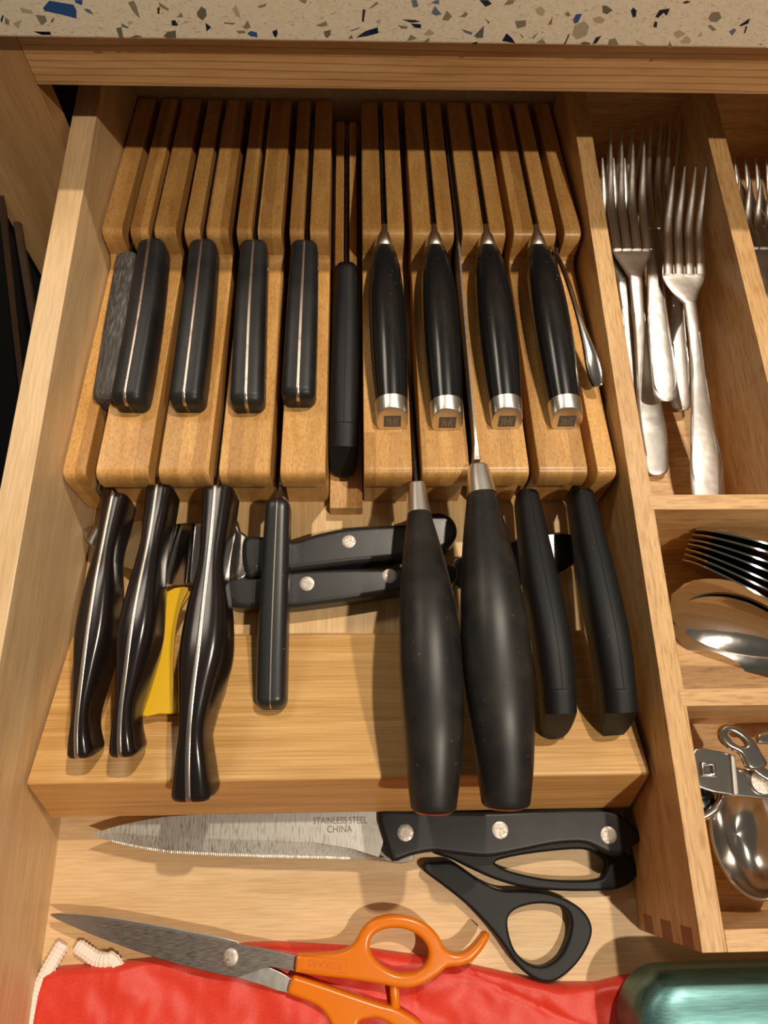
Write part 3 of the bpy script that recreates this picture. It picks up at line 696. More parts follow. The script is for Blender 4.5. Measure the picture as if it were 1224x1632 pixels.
# two large barrel handles with steel ferrules
for lab, fer, body, xs, sp in (('large matte black barrel-handled knife with steel ferrule, nearer the lying knives', [(665, 772, 6.15, 13), (666, 795, 6.25, 16), (668, 822, 6.4, 19)],
                            [(668, 822, 6.4, 19), (674, 890, 7.0, 33), (681, 970, 7.8, 45), (686, 1050, 8.2, 51), (690, 1150, 8.4, 49), (691, 1230, 8.2, 43), (691, 1292, 7.9, 36)], 17.97, (5.6, 3.1)),
                           ('largest matte black barrel-handled knife with steel ferrule and proud blade spine', [(762, 744, 7.0, 16), (764, 765, 7.05, 20), (768, 792, 7.15, 24)],
                            [(768, 792, 7.15, 24), (775, 870, 7.6, 38), (783, 950, 8.1, 49), (790, 1030, 8.3, 55), (798, 1130, 8.3, 53), (804, 1215, 7.9, 46), (806, 1284, 7.5, 38)], 20.92, None)):
    Pf = [at(u, v, z) for u, v, z, w in fer]; Pb = [at(u, v, z) for u, v, z, w in body]
    k = thing('knife', lab, 'knife', (Pb[3].x, Pb[3].y, 5), LO_KNIVES)
    loft('ferrule', [(p, cm(p, q[3]), cm(p, q[3]) * 1.05, 2.4) for p, q in zip(Pf, fer)], M['brushed'], k, N=12, r0=0.10, seg=32)
    loft('handle', [(p, cm(p, q[3]), cm(p, q[3]) * 0.98, 2.2) for p, q in zip(Pb, body)], M['big'], k, N=36, r0=0.06, r1=0.16, seg=36)
    e = Pb[-1] + (Pb[-1] - Pb[-2]).normalized() * 0.01
    loft('end_cap', [(e, cm(e, 31), cm(e, 31), 2.2), (e + (Pb[-1] - Pb[-2]).normalized() * 0.05, cm(e, 29), cm(e, 29), 2.2)], M['tang_rust'], k, N=3, seg=28)
    if sp: blade_strip(k, xs, Pf[0].y + 0.3, 5.9, 26, 2.6)
    else:
        loft('blade', [((xs + 0.02, Pf[0].y + 0.25, 7.35), 0.20, 0.55, 8), ((xs + 0.02, Pf[0].y + 1.3, 7.5), 0.09, 1.2, 8), ((xs, 27, 6.75), 0.075, 1.5, 8), ((xs, 34.4, 6.2), 0.07, 1.4, 8), ((xs, 44, 4.0), 0.04, 0.5, 8)], M['blade_dark'], k, N=24, seg=12, top=True)
# slim spreader in the far right slot
SPR = [(880, 392, 5.9, 3), (893, 418, 6.2, 3.5), (907, 455, 6.5, 4), (921, 500, 6.75, 4.5), (935, 545, 6.9, 8), (944, 576, 6.9, 12), (950, 602, 6.8, 12), (953, 617, 6.7, 8)]
Ps = [at(u, v, z) for u, v, z, w in SPR]
k = thing('spreader', 'slim curved steel spreader handle sticking from the slot nearest the organizer', 'spreader', (Ps[3].x, Ps[3].y, 5.5))
loft('handle', [(p, cm(p, q[3]), 0.10 if i < 5 else 0.13, 2.2) for i, (p, q) in enumerate(zip(Ps, SPR))], M['steel'], k, N=40, r1=0.1, seg=20, up=(-0.5, 0, 1))
blade_strip(k, 27.0, 32.0, 5.6, 44, 3.0)

# ------------------------------------------------------------------ knives lying across the gap in the block
def pxloop(pts, z): return [at(u, v, z) for u, v in pts]
k = thing('knife', 'black riveted knife lying across the gap, rounded butt toward the barrel handles', 'knife', (14, 13.5, 1.6), 'knives lying across the gap in the block')
h = slab('handle', [pxloop([(388, 856), (430, 855), (470, 859), (505, 849), (550, 840), (600, 836), (650, 832), (690, 816), (712, 818), (726, 831), (729, 850), (719, 868), (700, 877), (640, 889), (560, 897), (470, 908), (420, 916), (390, 914)], 3.4)], 2.0, 3.4, 0.32, M['speck'], k, res=3)
disc('rivet', at(556, 863, 3.4), cm(at(556, 863, 3.4), 11), 0.02, M['rivet'], h)
disc('rivet', at(440, 880, 3.4), cm(at(556, 863, 3.4), 11), 0.02, M['rivet'], h)
slab('bolster', [pxloop([(378, 828), (383, 845), (394, 858), (394, 915), (366, 921), (366, 870), (372, 840)], 3.2)], 2.2, 3.2, 0.15, M['steel'], k)
slab('blade', [pxloop([(372, 846), (320, 836), (250, 832), (190, 834), (150, 840), (134, 850), (150, 874), (200, 903), (262, 926), (310, 932), (368, 916)], 2.6)], 2.45, 2.65, 0.06, M['mirror'], k,
     warp=lambda v: Vector((v.x, v.y, v.z + 0.30 * math.sin(v.x * 2.3) + 0.14 * math.sin(v.y * 3.1 + v.x))))
k = thing('knife', 'black two-riveted knife lying across the gap, nearer the front ramp', 'knife', (14, 11.5, 1.6), 'knives lying across the gap in the block')
h = slab('handle', [pxloop([(362, 921), (412, 917), (464, 909), (550, 905), (640, 904), (715, 898), (730, 910), (722, 930), (700, 936), (635, 943), (560, 955), (500, 963), (464, 967), (412, 968), (370, 966), (358, 945)], 3.1)], 1.75, 3.1, 0.28, M['speck'], k, res=3)
for u, v in ((489, 930), (621, 918)): disc('rivet', at(u, v, 3.1), cm(at(u, v, 3.1), 12), 0.02, M['rivet'], h)
slab('blade', [pxloop([(722, 893), (745, 885), (820, 862), (900, 850), (935, 870), (900, 910), (820, 935), (745, 938), (724, 930)], 2.3)], 2.1, 2.3, 0.05, M['mirror'], k)
# yellow strip
def yw(v): return Vector((v.x, v.y, v.z + 3.05 + (12 - v.y) * 0.2))
k = thing('yellow_handle', 'bright yellow flat plastic handle lying between two waisted dark knife handles', 'tool handle', (5.8, 8, 3.5))
slab('upper_half', [pxloop([(267, 940), (298, 934), (289, 962), (282, 1000), (280, 1060), (283, 1100), (288, 1139), (262, 1142), (236, 1145), (233, 1110), (232, 1085), (242, 1045), (256, 1000), (264, 970)], 3.7)], 0.14, 0.34, 0.05, M['yellow'], k, warp=yw, smooth_k=3, flat=True)
slab('lower_half', [pxloop([(260, 946), (300, 938), (286, 970), (279, 1010), (277, 1060), (284, 1100), (290, 1137), (262, 1140), (228, 1143), (226, 1110), (226, 1085), (236, 1040), (250, 995), (258, 970)], 3.7)], -0.16, 0.10, 0.05, M['yellow'], k, warp=yw, smooth_k=3, flat=True)

# ================================================================== DRAWER FLOOR: serrated knife, scissors, bag, tin
ZK = 1.40                                            # top face of the serrated knife
k = thing('serrated_knife', 'long serrated knife with etched blade and three-riveted black handle on drawer floor', 'knife', (15, -0.5, 0))
top_e = [(145, 1330), (170, 1321), (200, 1313), (235, 1306), (270, 1301), (340, 1297), (420, 1294.5), (500, 1293), (600, 1292), (625, 1292)]
mid_e = [(145, 1330), (170, 1328), (200, 1328), (235, 1331), (270, 1335), (340, 1337), (420, 1339), (500, 1342), (560, 1352), (604, 1366)]
bot_e = [(145, 1331), (170, 1339), (200, 1347), (235, 1354), (270, 1359), (340, 1363), (420, 1366), (500, 1367.5), (560, 1369), (622, 1374)]
def dense(e, n):
    P = [at(u, v, ZK) for u, v in e]; L = [0]
    for i in range(1, len(P)): L.append(L[-1] + (P[i] - P[i - 1]).length)
    out = []; j = 0
    for i in range(n + 1):
        d = L[-1] * i / n
        while j < len(L) - 2 and L[j + 1] < d: j += 1
        out.append(P[j].lerp(P[j + 1], (d - L[j]) / (L[j + 1] - L[j])))
    return out
NB = 300
te, me_, be = dense(top_e, NB), dense(mid_e, NB), dense(bot_e, NB)
v = []; f = []
for i in range(NB + 1):
    tooth = 0.045 * (1 if i % 2 else -1) if 20 < i < NB - 38 else 0
    g = min(1, i / 40)
    a, b_, c = te[i], me_[i], be[i] + Vector((0, tooth, 0))
    c0 = be[i].lerp(b_, 0.18)
    v += [a, b_, c0 + Vector((0, 0, -0.12 * g)), c + Vector((0, 0, -0.15 * g)), c + Vector((0, 0, -0.18 * g)), b_ + Vector((0, 0, -0.20 * g - 0.01)), a + Vector((0, 0, -0.20 * g - 0.01))]
for i in range(NB):
    for j in range(7): f.append((i * 7 + j, i * 7 + (j + 1) % 7, (i + 1) * 7 + (j + 1) % 7, (i + 1) * 7 + j))
f += [tuple(range(7)), tuple(range(NB * 7, NB * 7 + 7))]
bl = mesh('blade', v, f, M['blade_v'], k, False)
xd = at(600, 1300, ZK) - at(450, 1302, ZK)
yd = Vector((0, 1, 0))
text_mesh('lettering', 'STAINLESS STEEL', 0.44, M['ink'], bl, at(542, 1308, ZK) + Vector((0, 0, 0.002)), xd, yd, 0.002, 0.80)
text_mesh('lettering', 'CHINA', 0.44, M['ink'], bl, at(541, 1322, ZK) + Vector((0, 0, 0.002)), xd, yd, 0.002, 0.90)
h = slab('handle', [pxloop([(603, 1294), (640, 1291), (720, 1293), (800, 1293), (890, 1287), (945, 1287), (978, 1293), (1004, 1309), (1027, 1334), (1012, 1347), (984, 1366), (962, 1357), (940, 1347), (920, 1344), (880, 1347), (820, 1359), (775, 1366), (720, 1361), (688, 1358), (655, 1364), (625, 1373), (614, 1345)], ZK + 0.4)],
         ZK - 0.55, ZK + 0.45, 0.22, M['pom'], k, smooth_k=3, res=3)
for u, v_ in ((646, 1327), (797, 1323), (970, 1331)):
    disc('rivet', at(u, v_, ZK + 0.45), cm(at(u, v_, ZK + 0.45), 13), 0.02, M['rivet'], h)
# black scissors
def zz(s): return [(600 + u / 2.782, 1280 + v_ / 2.782) for u, v_ in s]
ZS = 0.82
k = thing('scissors', 'large black-handled scissors partly under the serrated knife', 'scissors', (22, -3, 0))
slab('thumb_handle', [pxloop(zz([(205, 285), (222, 264), (275, 261), (335, 262), (400, 300), (480, 355), (560, 387), (650, 390), (760, 400), (860, 435), (930, 490), (959, 560), (938, 640), (885, 720), (815, 780), (758, 797), (690, 775), (620, 715), (550, 615), (480, 530), (400, 450), (300, 370), (222, 312)]), ZS),
                      pxloop(zz([(583, 530), (610, 478), (690, 450), (780, 450), (842, 476), (863, 525), (852, 600), (818, 672), (770, 714), (718, 726), (655, 698), (606, 635)]), ZS)], 0.02, ZS, 0.16, M['rubber'], k, res=3)
slab('finger_handle', [pxloop(zz([(250, 215), (340, 252), (430, 296), (530, 340), (650, 374), (780, 388), (950, 392), (1080, 380), (1150, 335), (1160, 285), (1128, 240), (1080, 190), (960, 150), (800, 150), (600, 170), (400, 190)]), ZS),
                       pxloop(zz([(530, 260), (620, 235), (760, 215), (900, 205), (970, 220), (1024, 262), (1012, 320), (980, 338), (900, 344), (760, 338), (630, 312), (560, 288)]), ZS)], 0.02, ZS * 0.95, 0.17, M['rubber'], k, res=3)
slab('blade', [pxloop([(655, 1358), (640, 1376), (560, 1362), (420, 1352), (330, 1345), (420, 1335), (560, 1335)], 0.6)], 0.45, 0.62, 0.04, M['blade_dark'], k)
slab('blade', [pxloop([(690, 1352), (640, 1352), (560, 1345), (420, 1332), (330, 1326), (420, 1318), (560, 1318), (690, 1330)], 0.4)], 0.22, 0.40, 0.04, M['blade_dark'], k)
# red satin bag
rb = thing('drawstring_bag', 'red satin drawstring bag lying at the front of the drawer', 'bag', (16, -10, 0))
topv = [(52, 1640), (62, 1585), (74, 1548), (100, 1540), (160, 1537), (225, 1529), (300, 1520), (390, 1503), (440, 1501), (560, 1508), (680, 1525), (760, 1540), (820, 1553), (890, 1566), (950, 1566), (990, 1556), (1035, 1549), (1100, 1546), (1180, 1546), (1300, 1552)]
def vtop(u):
    for (a, b_), (c, d_) in zip(topv, topv[1:]):
        if a <= u <= c: return b_ + (d_ - b_) * (u - a) / (c - a)
    return topv[-1][1]
from mathutils import noise as mnoise
NX, NY = 170, 60
v = []; f = []
for i in range(NX + 1):
    u = 52 + (1300 - 52) * i / NX
    edge = at(u, vtop(u), 0.35)
    for j in range(NY + 1):
        t = j / NY
        y = edge.y + (-13.9 - edge.y) * t
        dist = min(edge.y - y, 3.0)
        dl = (u - 52) / 28.0
        rise = min(1, math.sqrt(max(0, min(dist / 0.5, 1) * (2 - min(dist / 0.5, 1))))) * min(1, math.sqrt(max(0, min(dl / 0.5, 1) * (2 - min(dl / 0.5, 1)))))
        x = edge.x
        q = Vector((x * 0.22, y * 0.30, 0))
        fold = 0.40 * mnoise.noise(q + Vector((3, 1, 0))) + 0.22 * mnoise.noise(Vector((x * 0.6 + y * 0.5, y * 0.55, 2))) + 0.10 * mnoise.noise(Vector((x * 1.5, y * 1.1, 5)))
        seam = -0.10 * math.exp(-((x - (4.0 + 0.08 * y)) / 0.10) ** 2) - 0.12 * math.exp(-((x - 17.8 - 0.12 * (y + 5)) / 0.12) ** 2) - 0.12 * math.exp(-((y + 8.2 + 0.42 * (x - 24)) / 0.15) ** 2) * (1 if x > 18 else 0)
        z = 0.06 + rise * max(0.12, 0.62 + fold + seam)
        v.append(Vector((x, y, z)))
nv = len(v)
v += [Vector((p.x, p.y, 0.02)) for p in v]
R_ = NY + 1
for i in range(NX):
    for j in range(NY):
        a = i * R_ + j
        f.append((a, a + R_, a + R_ + 1, a + 1)); f.append((nv + a, nv + a + 1, nv + a + R_ + 1, nv + a + R_))
for i in range(NX):
    a = i * R_; f.append((a, nv + a, nv + a + R_, a + R_)); a = i * R_ + NY; f.append((a, a + R_, nv + a + R_, nv + a))
for j in range(NY):
    f.append((j, j + 1, nv + j + 1, nv + j)); a = NX * R_ + j; f.append((a, nv + a, nv + a + 1, a + 1))
mesh('cloth', v, f, M['red'], rb)
def cord(pts, r):
    P = smooth_pts(pts, 24, False); rings = []; seg = 28; s = 0
    for i, p in enumerate(P):
        t = (P[min(i + 1, len(P) - 1)] - P[max(i - 1, 0)]).normalized()
        if i: s += (p - P[i - 1]).length
        sd = t.cross(Vector((0, 0, 1))).normalized(); u = sd.cross(t)
        end = min(1, 0.75 + 0.25 * min(i, len(P) - 1 - i) / 6)
        ring = []
        for j in range(seg):
            th = 2 * math.pi * j / seg
            rr = r * end * (1 + 0.16 * math.cos(5 * th + s * 17) * math.cos(5 * th - s * 17))
            ring.append(p + sd * (rr * math.cos(th)) + u * (rr * 0.7 * math.sin(th)))
        rings.append(ring)
    v, f = loft_rings(rings)
    return mesh('drawstring', v, f, M['white'], rb)
cord([at(101, 1503, 0.3), at(88, 1525, 0.3), at(73, 1552, 0.35), at(58, 1585, 0.35), at(47, 1620, 0.35), at(40, 1660, 0.35)], 0.30)
cord([at(122, 1507, 0.3), at(138, 1518, 0.3), at(152, 1528, 0.3), at(166, 1531, 0.4), at(178, 1530, 0.4), at(190, 1545, 0.35)], 0.30)
# orange scissors
def zo(s): return [(440 + u / 3.4, 1440 + v_ / 3.4) for u, v_ in s]
ZO_ = 1.65
k = thing('scissors', 'orange-handled scissors with dark steel blades lying on the red bag', 'scissors', (14, -6, 0.8))
h = slab('thumb_handle', [pxloop(zo([(101, 366), (104, 320), (110, 282), (124, 274), (200, 273), (300, 268), (380, 250), (430, 208), (460, 150), (505, 100), (570, 72), (650, 62), (740, 76), (820, 115), (880, 175), (912, 238), (955, 268), (1010, 268), (1060, 238), (1108, 182), (1122, 162), (1140, 156), (1156, 168), (1156, 190), (1142, 220), (1110, 268), (1060, 318), (1000, 342), (930, 350), (880, 390), (800, 440), (720, 462), (640, 456), (560, 440), (400, 415), (250, 398), (118, 378)]), ZO_),
                          pxloop(zo([(508, 235), (520, 185), (565, 150), (630, 136), (700, 142), (770, 175), (815, 225), (828, 280), (812, 332), (768, 370), (710, 382), (650, 378), (590, 350), (540, 308), (515, 270)]), ZO_)], 0.75, ZO_, 0.21, M['orange'], k, res=4)
slab('finger_handle', [pxloop([(473, 1556), (513, 1569), (563, 1586), (605, 1600), (628, 1606), (655, 1620), (678, 1638), (692, 1662), (692, 1690), (675, 1715), (640, 1728), (600, 1722), (570, 1700), (545, 1668), (530, 1638), (516, 1614), (497, 1600), (464, 1587), (458, 1581), (461, 1568), (466, 1557)], ZO_ - 0.25),
                       pxloop([(572, 1632), (588, 1625), (605, 1625), (627, 1637), (647, 1655), (657, 1680), (647, 1700), (620, 1705), (598, 1690), (580, 1660)], ZO_ - 0.25)], 0.6, ZO_ - 0.25, 0.20, M['orange'], k, res=4)
tube('stop_post', [at(628, 1570, 1.15), at(629, 1582, 1.15), at(630, 1596, 1.1), at(630, 1608, 1.0)], 0.22, M['orange'], k, 14, 5)
px_ = at(440 + 375 / 3.4, 1440 + 330 / 3.4, ZO_) - at(440 + 150 / 3.4, 1440 + 310 / 3.4, ZO_)
cpt = at(440 + 262 / 3.4, 1440 + 330 / 3.4, ZO_)
xd = px_.normalized(); yd = Vector((-xd.y, xd.x, 0))
def rim(x0, x1, y0, y1, w):
    q = []
    for (a, b_, c, d_) in ((x0, x1, y1 - w, y1), (x0, x1, y0, y0 + w), (x0, x0 + w, y0, y1), (x1 - w, x1, y0, y1)): q.append((a, b_, c, d_))
    v = []; f = []
    for a, b_, c, d_ in q:
        i = len(v)
        for zz_ in (ZO_ + 0.012, ZO_ - 0.02):
            v += [cpt + xd * X + yd * Y + Vector((0, 0, zz_ - ZO_)) for X, Y in ((a, c), (b_, c), (b_, d_), (a, d_))]
        f += [(i, i + 1, i + 2, i + 3), (i + 4, i + 7, i + 6, i + 5)] + [(i + j, i + 4 + j, i + 4 + (j + 1) % 4, i + (j + 1) % 4) for j in range(4)]
    return mesh('emboss_frame', v, f, M['orange_mark'], h, False)
rim(-1.02, 1.02, -0.28, 0.28, 0.025)
text_mesh('lettering', 'FISKARS', 0.42, M['orange_mark'], h, cpt + Vector((0, 0, 0.004)), -xd, -yd, 0.016, 1.05)
ZB = 1.25
b1 = slab('blade', [pxloop([(79, 1458), (110, 1458), (145, 1461), (185, 1467), (300, 1488), (385, 1505), (474, 1524), (470, 1548), (430, 1541), (402, 1549), (378, 1557), (365, 1556), (310, 1544), (250, 1527), (195, 1508), (150, 1491), (110, 1474)], ZB)], ZB - 0.14, ZB, 0.03, M['blade_dark'], k, smooth_k=2)
disc('pivot_screw', at(367, 1526, ZB), cm(at(367, 1526, ZB), 13.5), 0.05, M['rivet'], k, (0, 0, 1), 24, 0.02)
slab('blade', [pxloop([(79, 1456), (145, 1458), (190, 1463), (300, 1483), (378, 1500), (390, 1520), (428, 1541), (466, 1561), (460, 1583), (420, 1571), (376, 1558), (340, 1545), (250, 1520), (150, 1486)], ZB - 0.15)], ZB - 0.30, ZB - 0.15, 0.03, M['flatware'], k, smooth_k=2)
# teal tin
t0 = at(1023, 1632, 4.2); t1 = at(1120, 1552, 4.2)
x0, y1 = t0.x - 0.15, t1.y + 0.05
def rrect(x0, x1, y0, y1, r, z, n=10):
    out = []
    for cx, cy, a0 in ((x1 - r, y1 - r, 0), (x0 + r, y1 - r, 90), (x0 + r, y0 + r, 180), (x1 - r, y0 + r, 270)):
        for i in range(n + 1):
            a = math.radians(a0 + 90 * i / n); out.append(Vector((cx + r * math.cos(a), cy + r * math.sin(a), z)))
    return out
rings = []
X1, Y0 = x0 + 14.0, y1 - 6.2
tt = thing('tin', 'teal metallic rounded tin at the front right of the drawer', 'tin', ((x0 + X1) / 2, (Y0 + y1) / 2, 0.9))
for inset, z in ((0.3, 0.9), (0.05, 1.05), (0.0, 1.3), (0, 2.6)): rings.append(rrect(x0 + inset, X1 - inset, Y0 + inset, y1 - inset, 2.2 - inset, z))
vv, ff = loft_rings(rings); mesh('tin_base', vv, ff, M['teal'], tt)
rings = []
for inset, z in ((-0.04, 2.62), (-0.05, 2.75), (-0.02, 3.3), (0.05, 3.65), (0.22, 3.95), (0.5, 4.17), (0.9, 4.32), (1.5, 4.42), (2.0, 4.45)): rings.append(rrect(x0 + inset, X1 - inset, Y0 + inset, y1 - inset, max(2.3 - inset, 0.3), z))
vv, ff = loft_rings(rings); mesh('tin_lid', vv, ff, M['teal'], tt)

# ================================================================== CUTLERY IN THE ORGANIZER
def fork(lab, path, tip, base, tine_px, group='forks in the organizer', mat='flatware', ridge=True):
    """path: (u,v,z,halfwidth px) from tine base to handle end; tip/base: (u,v,z,half spread px)"""
    P = [at(u, v, z) for u, v, z, w in path]
    k = thing('fork', lab, 'fork', (P[-1].x, P[-1].y, min(p.z for p in P) - 0.1), group)
    hs = [(p, cm(p, q[3]), (0.04, 0.08, 0.085)[i] if i < 3 else 0.11, 3.0 if i < 2 else 2.4) for i, (p, q) in enumerate(zip(P, path))]
    loft('head', hs[:4], M[mat], k, N=16, seg=20)
    loft('handle', hs[3:], M[mat], k, N=30, r1=0.75 * hs[-1][1], seg=20, redk=1.0, redb=0.08) if len(hs) > 4 else None
    if ridge and len(hs) > 5:
        for s in (-1, 1):
            pts = [p + Vector((s * max(a - 0.07, 0.03), 0, 0.07)) for p, a, b_, n_ in hs[4:-1]] + [hs[-1][0] + Vector((s * hs[-1][1] * 0.55, 0.35, 0.07))]
            tube('handle_ridge', pts, 0.055, M[mat], k, 8, 6)
    T = at(tip[0], tip[1], tip[2] + 0.9); B = at(*base[:3]); st = cm(T, tip[3]); sb = cm(B, base[3])
    for i in range(4):
        c = (i - 1.5) / 1.5
        b0 = B + Vector((c * sb, -0.4, 0.05)); t0 = T + Vector((c * st, 0, 0)); m0 = b0.lerp(t0, 0.5) + Vector((0, 0, -0.62))
        w = cm(B, tine_px)
        loft('tine', [(b0, w, 0.085, 2.6), (b0.lerp(m0, .5) + Vector((0, 0, -0.02)), w * 0.95, 0.085, 2.4), (m0, w * 0.86, 0.08, 2.4), (m0.lerp(t0, .6), w * 0.62, 0.07, 2.2), (t0, w * 0.22, 0.04, 2.0)], M[mat], k, N=14, seg=12)
fork('steel fork lying topmost on the right of its compartment, handle under the crossbar', [(1089, 424, 5.0, 33), (1089, 445, 4.9, 33), (1092, 462, 4.9, 24), (1099, 482, 4.9, 11), (1106, 530, 4.8, 10), (1113, 600, 4.2, 12), (1119, 680, 3.4, 19), (1126, 745, 2.6, 27), (1131, 805, 2.0, 27)], (1100, 266, 5.9, 26), (1089, 430, 5.0, 25.5), 7.5)
fork('steel fork with broad shining handle end near the organizer side wall', [(1006, 384, 4.5, 31), (1007, 402, 4.4, 31), (1009, 420, 4.3, 22), (1013, 442, 4.2, 11), (1018, 500, 3.8, 10), (1025, 570, 3.0, 13), (1034, 640, 2.2, 19), (1043, 700, 1.5, 21), (1047, 758, 1.0, 19)], (1000, 224, 5.6, 27), (1006, 390, 4.5, 24), 7.5)
fork('steel fork pressed against the organizer side wall, tines overlapping its neighbour', [(986, 386, 4.1, 31), (986, 404, 4.0, 31), (988, 422, 3.9, 20), (992, 444, 3.8, 10), (998, 490, 3.4, 9), (1004, 550, 2.8, 11), (1010, 610, 2.2, 15), (1014, 660, 1.7, 17), (1018, 700, 1.4, 15)], (969, 252, 5.2, 27), (986, 392, 4.1, 24), 7.2)
fork('steel fork whose rounded handle end lies on top in the middle of the pile', [(1056, 352, 4.0, 26), (1054, 366, 4.0, 26), (1050, 380, 4.1, 18), (1046, 398, 4.2, 11), (1044, 440, 4.3, 13), (1048, 500, 4.1, 16), (1054, 560, 3.9, 19), (1059, 610, 3.7, 20), (1061, 640, 3.6, 17)], (1062, 190, 4.2, 24), (1057, 358, 4.0, 20), 6)
fork('steel fork deepest in the shade at the back, left of the pile', [(990, 330, 2.8, 27), (990, 345, 2.8, 27), (993, 360, 2.8, 18), (997, 380, 2.8, 10), (1003, 440, 2.6, 9), (1020, 520, 2.2, 11), (1045, 590, 1.6, 14), (1062, 635, 1.2, 15)], (1000, 205, 3.2, 26), (990, 335, 2.8, 21), 6)
fork('steel fork with ringed handle end peeping from under the pile', [(1080, 350, 2.2, 26), (1078, 366, 2.2, 26), (1077, 380, 2.2, 18), (1077, 400, 2.2, 10), (1078, 470, 2.2, 10), (1081, 540, 2.0, 13), (1084, 600, 1.7, 16), (1086, 654, 1.4, 16)], (1085, 200, 2.6, 24), (1080, 356, 2.2, 20), 6)
fork('steel fork at the far right compartment, topmost tines in view', [(1208, 384, 3.4, 31), (1209, 405, 3.3, 31), (1212, 425, 3.2, 20), (1217, 445, 3.1, 11), (1228, 520, 2.8, 10), (1240, 600, 2.4, 14), (1250, 680, 1.8, 20), (1258, 760, 1.4, 20)], (1204, 286, 3.7, 26), (1208, 388, 3.4, 24), 7)
fork('steel fork at the far right compartment, in the shade behind the other', [(1226, 350, 2.2, 30), (1228, 366, 2.2, 30), (1230, 380, 2.2, 20), (1236, 400, 2.2, 11), (1244, 480, 2.0, 11), (1254, 560, 1.7, 14), (1262, 640, 1.4, 18)], (1196, 252, 2.6, 26), (1226, 354, 2.2, 23), 7)
# spoons
SPL = ['steel teaspoon topmost of the nested stack beside the crossbar', 'steel spoon second from the top of the nested stack', 'steel spoon third from the top of the nested stack', 'steel spoon fourth from the top of the nested stack',
       'steel spoon fifth from the top of the nested stack', 'steel spoon sixth from the top of the nested stack', 'steel spoon seventh from the top of the nested stack', 'steel spoon showing its whole bowl at the foot of the stack', 'steel spoon lowest in its compartment, only its rim showing']
SPP = [((1108, 845), 4.9, -17, 0.10, 7.4), ((1103, 853), 4.6, -19, 0.10, 7.4), ((1098, 861), 4.4, -22, 0.10, 7.6), ((1096, 868), 4.1, -25, 0.10, 7.6), ((1092, 876), 3.9, -27, 0.08, 7.8), ((1090, 884), 3.7, -29, 0.08, 7.8), ((1087, 893), 3.4, -32, 0.12, 8.0), ((1070, 950), 2.9, -22, 0.95, 8.0), ((1074, 978), 1.9, -22, 0.95, 8.0)]
for lab, (uv, z, ang, phi, L) in zip(SPL, SPP):
    T = at(*uv, z)
    e = Vector((math.cos(math.radians(ang)), math.sin(math.radians(ang)), 0.0))
    w = (CAM - T).normalized()
    mm = e.cross(w).normalized()
    if mm.y > 0: mm = -mm
    wp = (w - e * w.dot(e)).normalized()
    n = (mm * math.cos(phi * 1.2) + wp * math.sin(phi * 1.2)).normalized()
    s = n.cross(e).normalized()
    k = thing('spoon', lab, 'spoon', (T.x + 4, T.y - 1, max(z - 2.5, 0.6)), 'spoons nested in the organizer')
    hw, dp = 2.1, 0.75
    nu, nvv = 26, 12
    vs = []; fs = []
    for lay in (0, 1):
        for i in range(nu + 1):
            t = i / nu
            prof = math.sin(math.pi * min(1, t ** 0.75)) ** 0.62 * (1 - 0.10 * t) if 0 < t < 1 else 0
            for j in range(nvv + 1):
                c = -1 + 2 * j / nvv
                dep = dp * (1 - c * c) * (math.sin(math.pi * t) ** 0.8 if 0 < t < 1 else 0)
                vs.append(T + e * (L * t) + s * (hw * prof * c) - n * (dep + lay * 0.09))
    st = nvv + 1; tot = (nu + 1) * st
    for i in range(nu):
        for j in range(nvv):
            a = i * st + j; fs.append((a, a + st, a + st + 1, a + 1)); fs.append((tot + a, tot + a + 1, tot + a + st + 1, tot + a + st))
        a = i * st; fs.append((a, tot + a, tot + a + st, a + st)); a = i * st + nvv; fs.append((a, a + st, tot + a + st, tot + a))
    mesh('bowl', vs, fs, M['spoon'], k)
    E0 = T + e * (L - 0.15)
    x_end = 45.2
    loft('handle', [(E0, 0.30, 0.10, 2.4), (E0 + e * 2.0 + n * 0.2, 0.28, 0.12, 2.4), (E0 + e * 4.0 + n * 0.25, 0.5, 0.10, 2.4), (E0 + e * min(5.5, (x_end - E0.x) / e.x) + n * 0.15, 0.55, 0.10, 2.4)], M['flatware'], k, N=16, seg=16, r1=0.2, up=n)
# openers and gadgets in the front compartment
k = thing('can_opener', 'hinged steel can opener with looped lever in the front compartment', 'can opener', (32.5, 1.2, 2.5))
slab('frame_plate', [pxloop([(1108, 1193), (1140, 1196), (1168, 1203), (1172, 1222), (1196, 1226), (1240, 1240), (1250, 1275), (1205, 1272), (1165, 1267), (1116, 1256), (1100, 1225)], 4.3)], 4.05, 4.3, 0.06, M['steel'], k, smooth_k=2)
slab('hinge_strip', [pxloop([(1164, 1202), (1172, 1204), (1178, 1266), (1169, 1266)], 4.4)], 4.25, 4.42, 0.05, M['flatware'], k, smooth_k=0)
slab('square_stud', [pxloop([(1118, 1215), (1141, 1216), (1143, 1238), (1120, 1236)], 4.5), pxloop([(1122, 1219), (1135, 1220), (1137, 1233), (1124, 1232)], 4.5)], 4.2, 4.52, 0.05, M['steel'], k, smooth_k=0)
slab('loop_lever', [pxloop([(1147, 1166), (1153, 1156), (1166, 1154), (1184, 1162), (1202, 1178), (1214, 1198), (1224, 1220), (1196, 1226), (1182, 1202), (1164, 1192), (1151, 1180)], 4.9),
                    pxloop([(1161, 1169), (1168, 1167), (1182, 1175), (1191, 1186), (1184, 1189), (1172, 1184)], 4.9)], 4.5, 4.9, 0.12, M['steel'], k)
slab('turning_key', [pxloop([(1200, 1216), (1230, 1228), (1250, 1240), (1248, 1254), (1226, 1246), (1200, 1228)], 4.8)], 4.5, 4.8, 0.1, M['steel'], k)
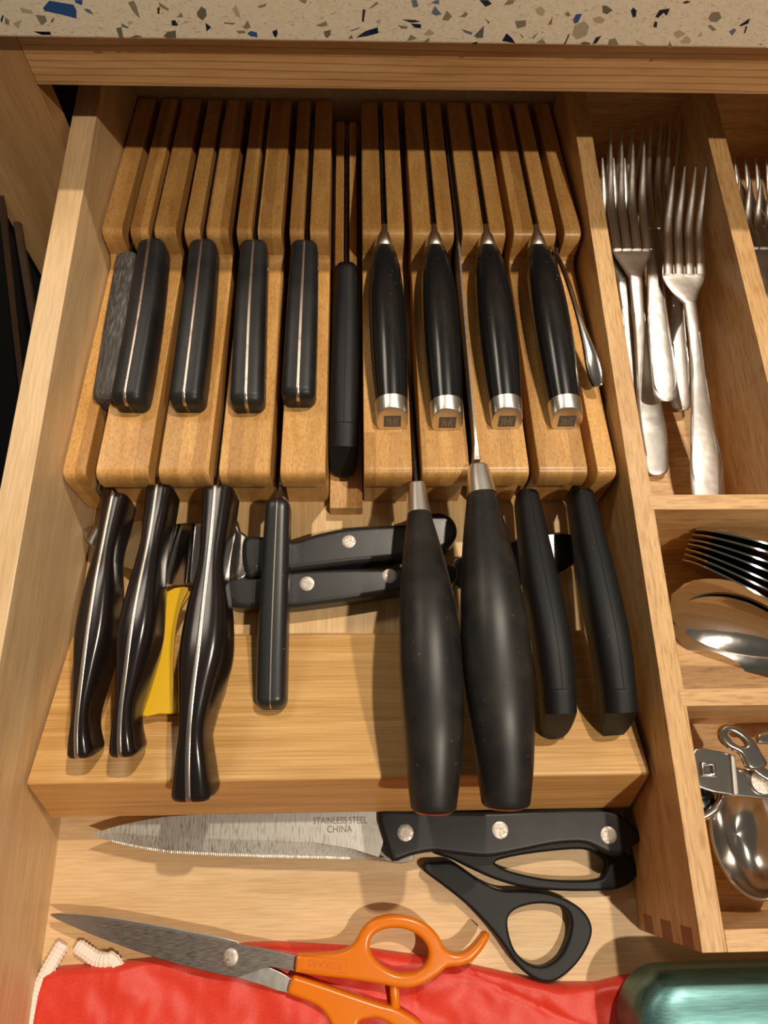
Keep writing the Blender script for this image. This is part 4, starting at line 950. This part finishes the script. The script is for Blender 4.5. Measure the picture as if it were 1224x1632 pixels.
disc('feed_wheel', at(1214, 1246, 4.32), cm(at(1214, 1246, 4.32), 20), 0.14, M['rivet'], k, (0, 0, 1), 28, 0.05)
k = thing('steel_scoop', 'shiny steel scoop with rounded lip under the can opener', 'scoop', (34, -1.2, 0.62))
C0 = at(1192, 1330, 2.6); rx, ry = cm(C0, 62), cm(C0, 92)
vs = []; fs = []; nr, nt_ = 14, 40
for lay in (0, 1):
    for i in range(nr + 1):
        r = i / nr
        for j in range(nt_):
            a = 2 * math.pi * j / nt_
            z = 2.9 - 1.5 * (1 - r * r) ** 0.8 + 0.12 * math.sin(3 * a + 4 * r) * r * (1 - r) - lay * 0.12
            vs.append(Vector((C0.x + rx * max(r, 0.01) * math.cos(a), C0.y + ry * max(r, 0.01) * math.sin(a), z)))
tot = (nr + 1) * nt_
for i in range(nr):
    for j in range(nt_):
        a, b_ = i * nt_ + j, i * nt_ + (j + 1) % nt_
        fs.append((a, b_, b_ + nt_, a + nt_)); fs.append((tot + a, tot + a + nt_, tot + b_ + nt_, tot + b_))
for j in range(nt_):
    a, b_ = nr * nt_ + j, nr * nt_ + (j + 1) % nt_; fs.append((a, b_, tot + b_, tot + a))
mesh('bowl', vs, fs, M['steel'], k)
tube('lip', [Vector((C0.x + rx * math.cos(a), C0.y + ry * math.sin(a), 2.88)) for a in [2 * math.pi * j / 24 for j in range(24)]], 0.09, M['flatware'], k, 8, 3, closed=True)
loft('handle', [(C0 + Vector((rx * 0.9, 0.3, 0.2)), 0.5, 0.1, 3), (C0 + Vector((rx + 3, 0.6, 0.5)), 0.5, 0.1, 3), (C0 + Vector((rx + 7, 0.9, 0.8)), 0.7, 0.1, 3)], M['steel'], k, N=10, seg=14)
k = thing('ring_gadget', 'dark ringed steel gadget between the scoop and the organizer side wall', 'gadget', (31, 0.6, 1.5))
tube('ring', [at(1098, 1308, 3.4), at(1120, 1302, 3.5), at(1140, 1288, 3.6), at(1150, 1268, 3.6), at(1138, 1250, 3.5), at(1112, 1250, 3.4), at(1092, 1275, 3.3)], 0.20, M['steel'], k, 12, 6, closed=True)
disc('hub', at(1118, 1275, 3.2), 0.62, 0.15, M['gloss'], k, (0, 0, 1), 24, 0.1)
k = thing('bottle_opener', 'small steel bottle opener end at the right edge of the front compartment', 'bottle opener', (35, 3.5, 1.0))
slab('body', [pxloop([(1207, 1169), (1215, 1166), (1245, 1160), (1290, 1165), (1290, 1190), (1245, 1186), (1214, 1186), (1207, 1180)], 2.6)], 2.2, 2.6, 0.12, M['steel'], k)
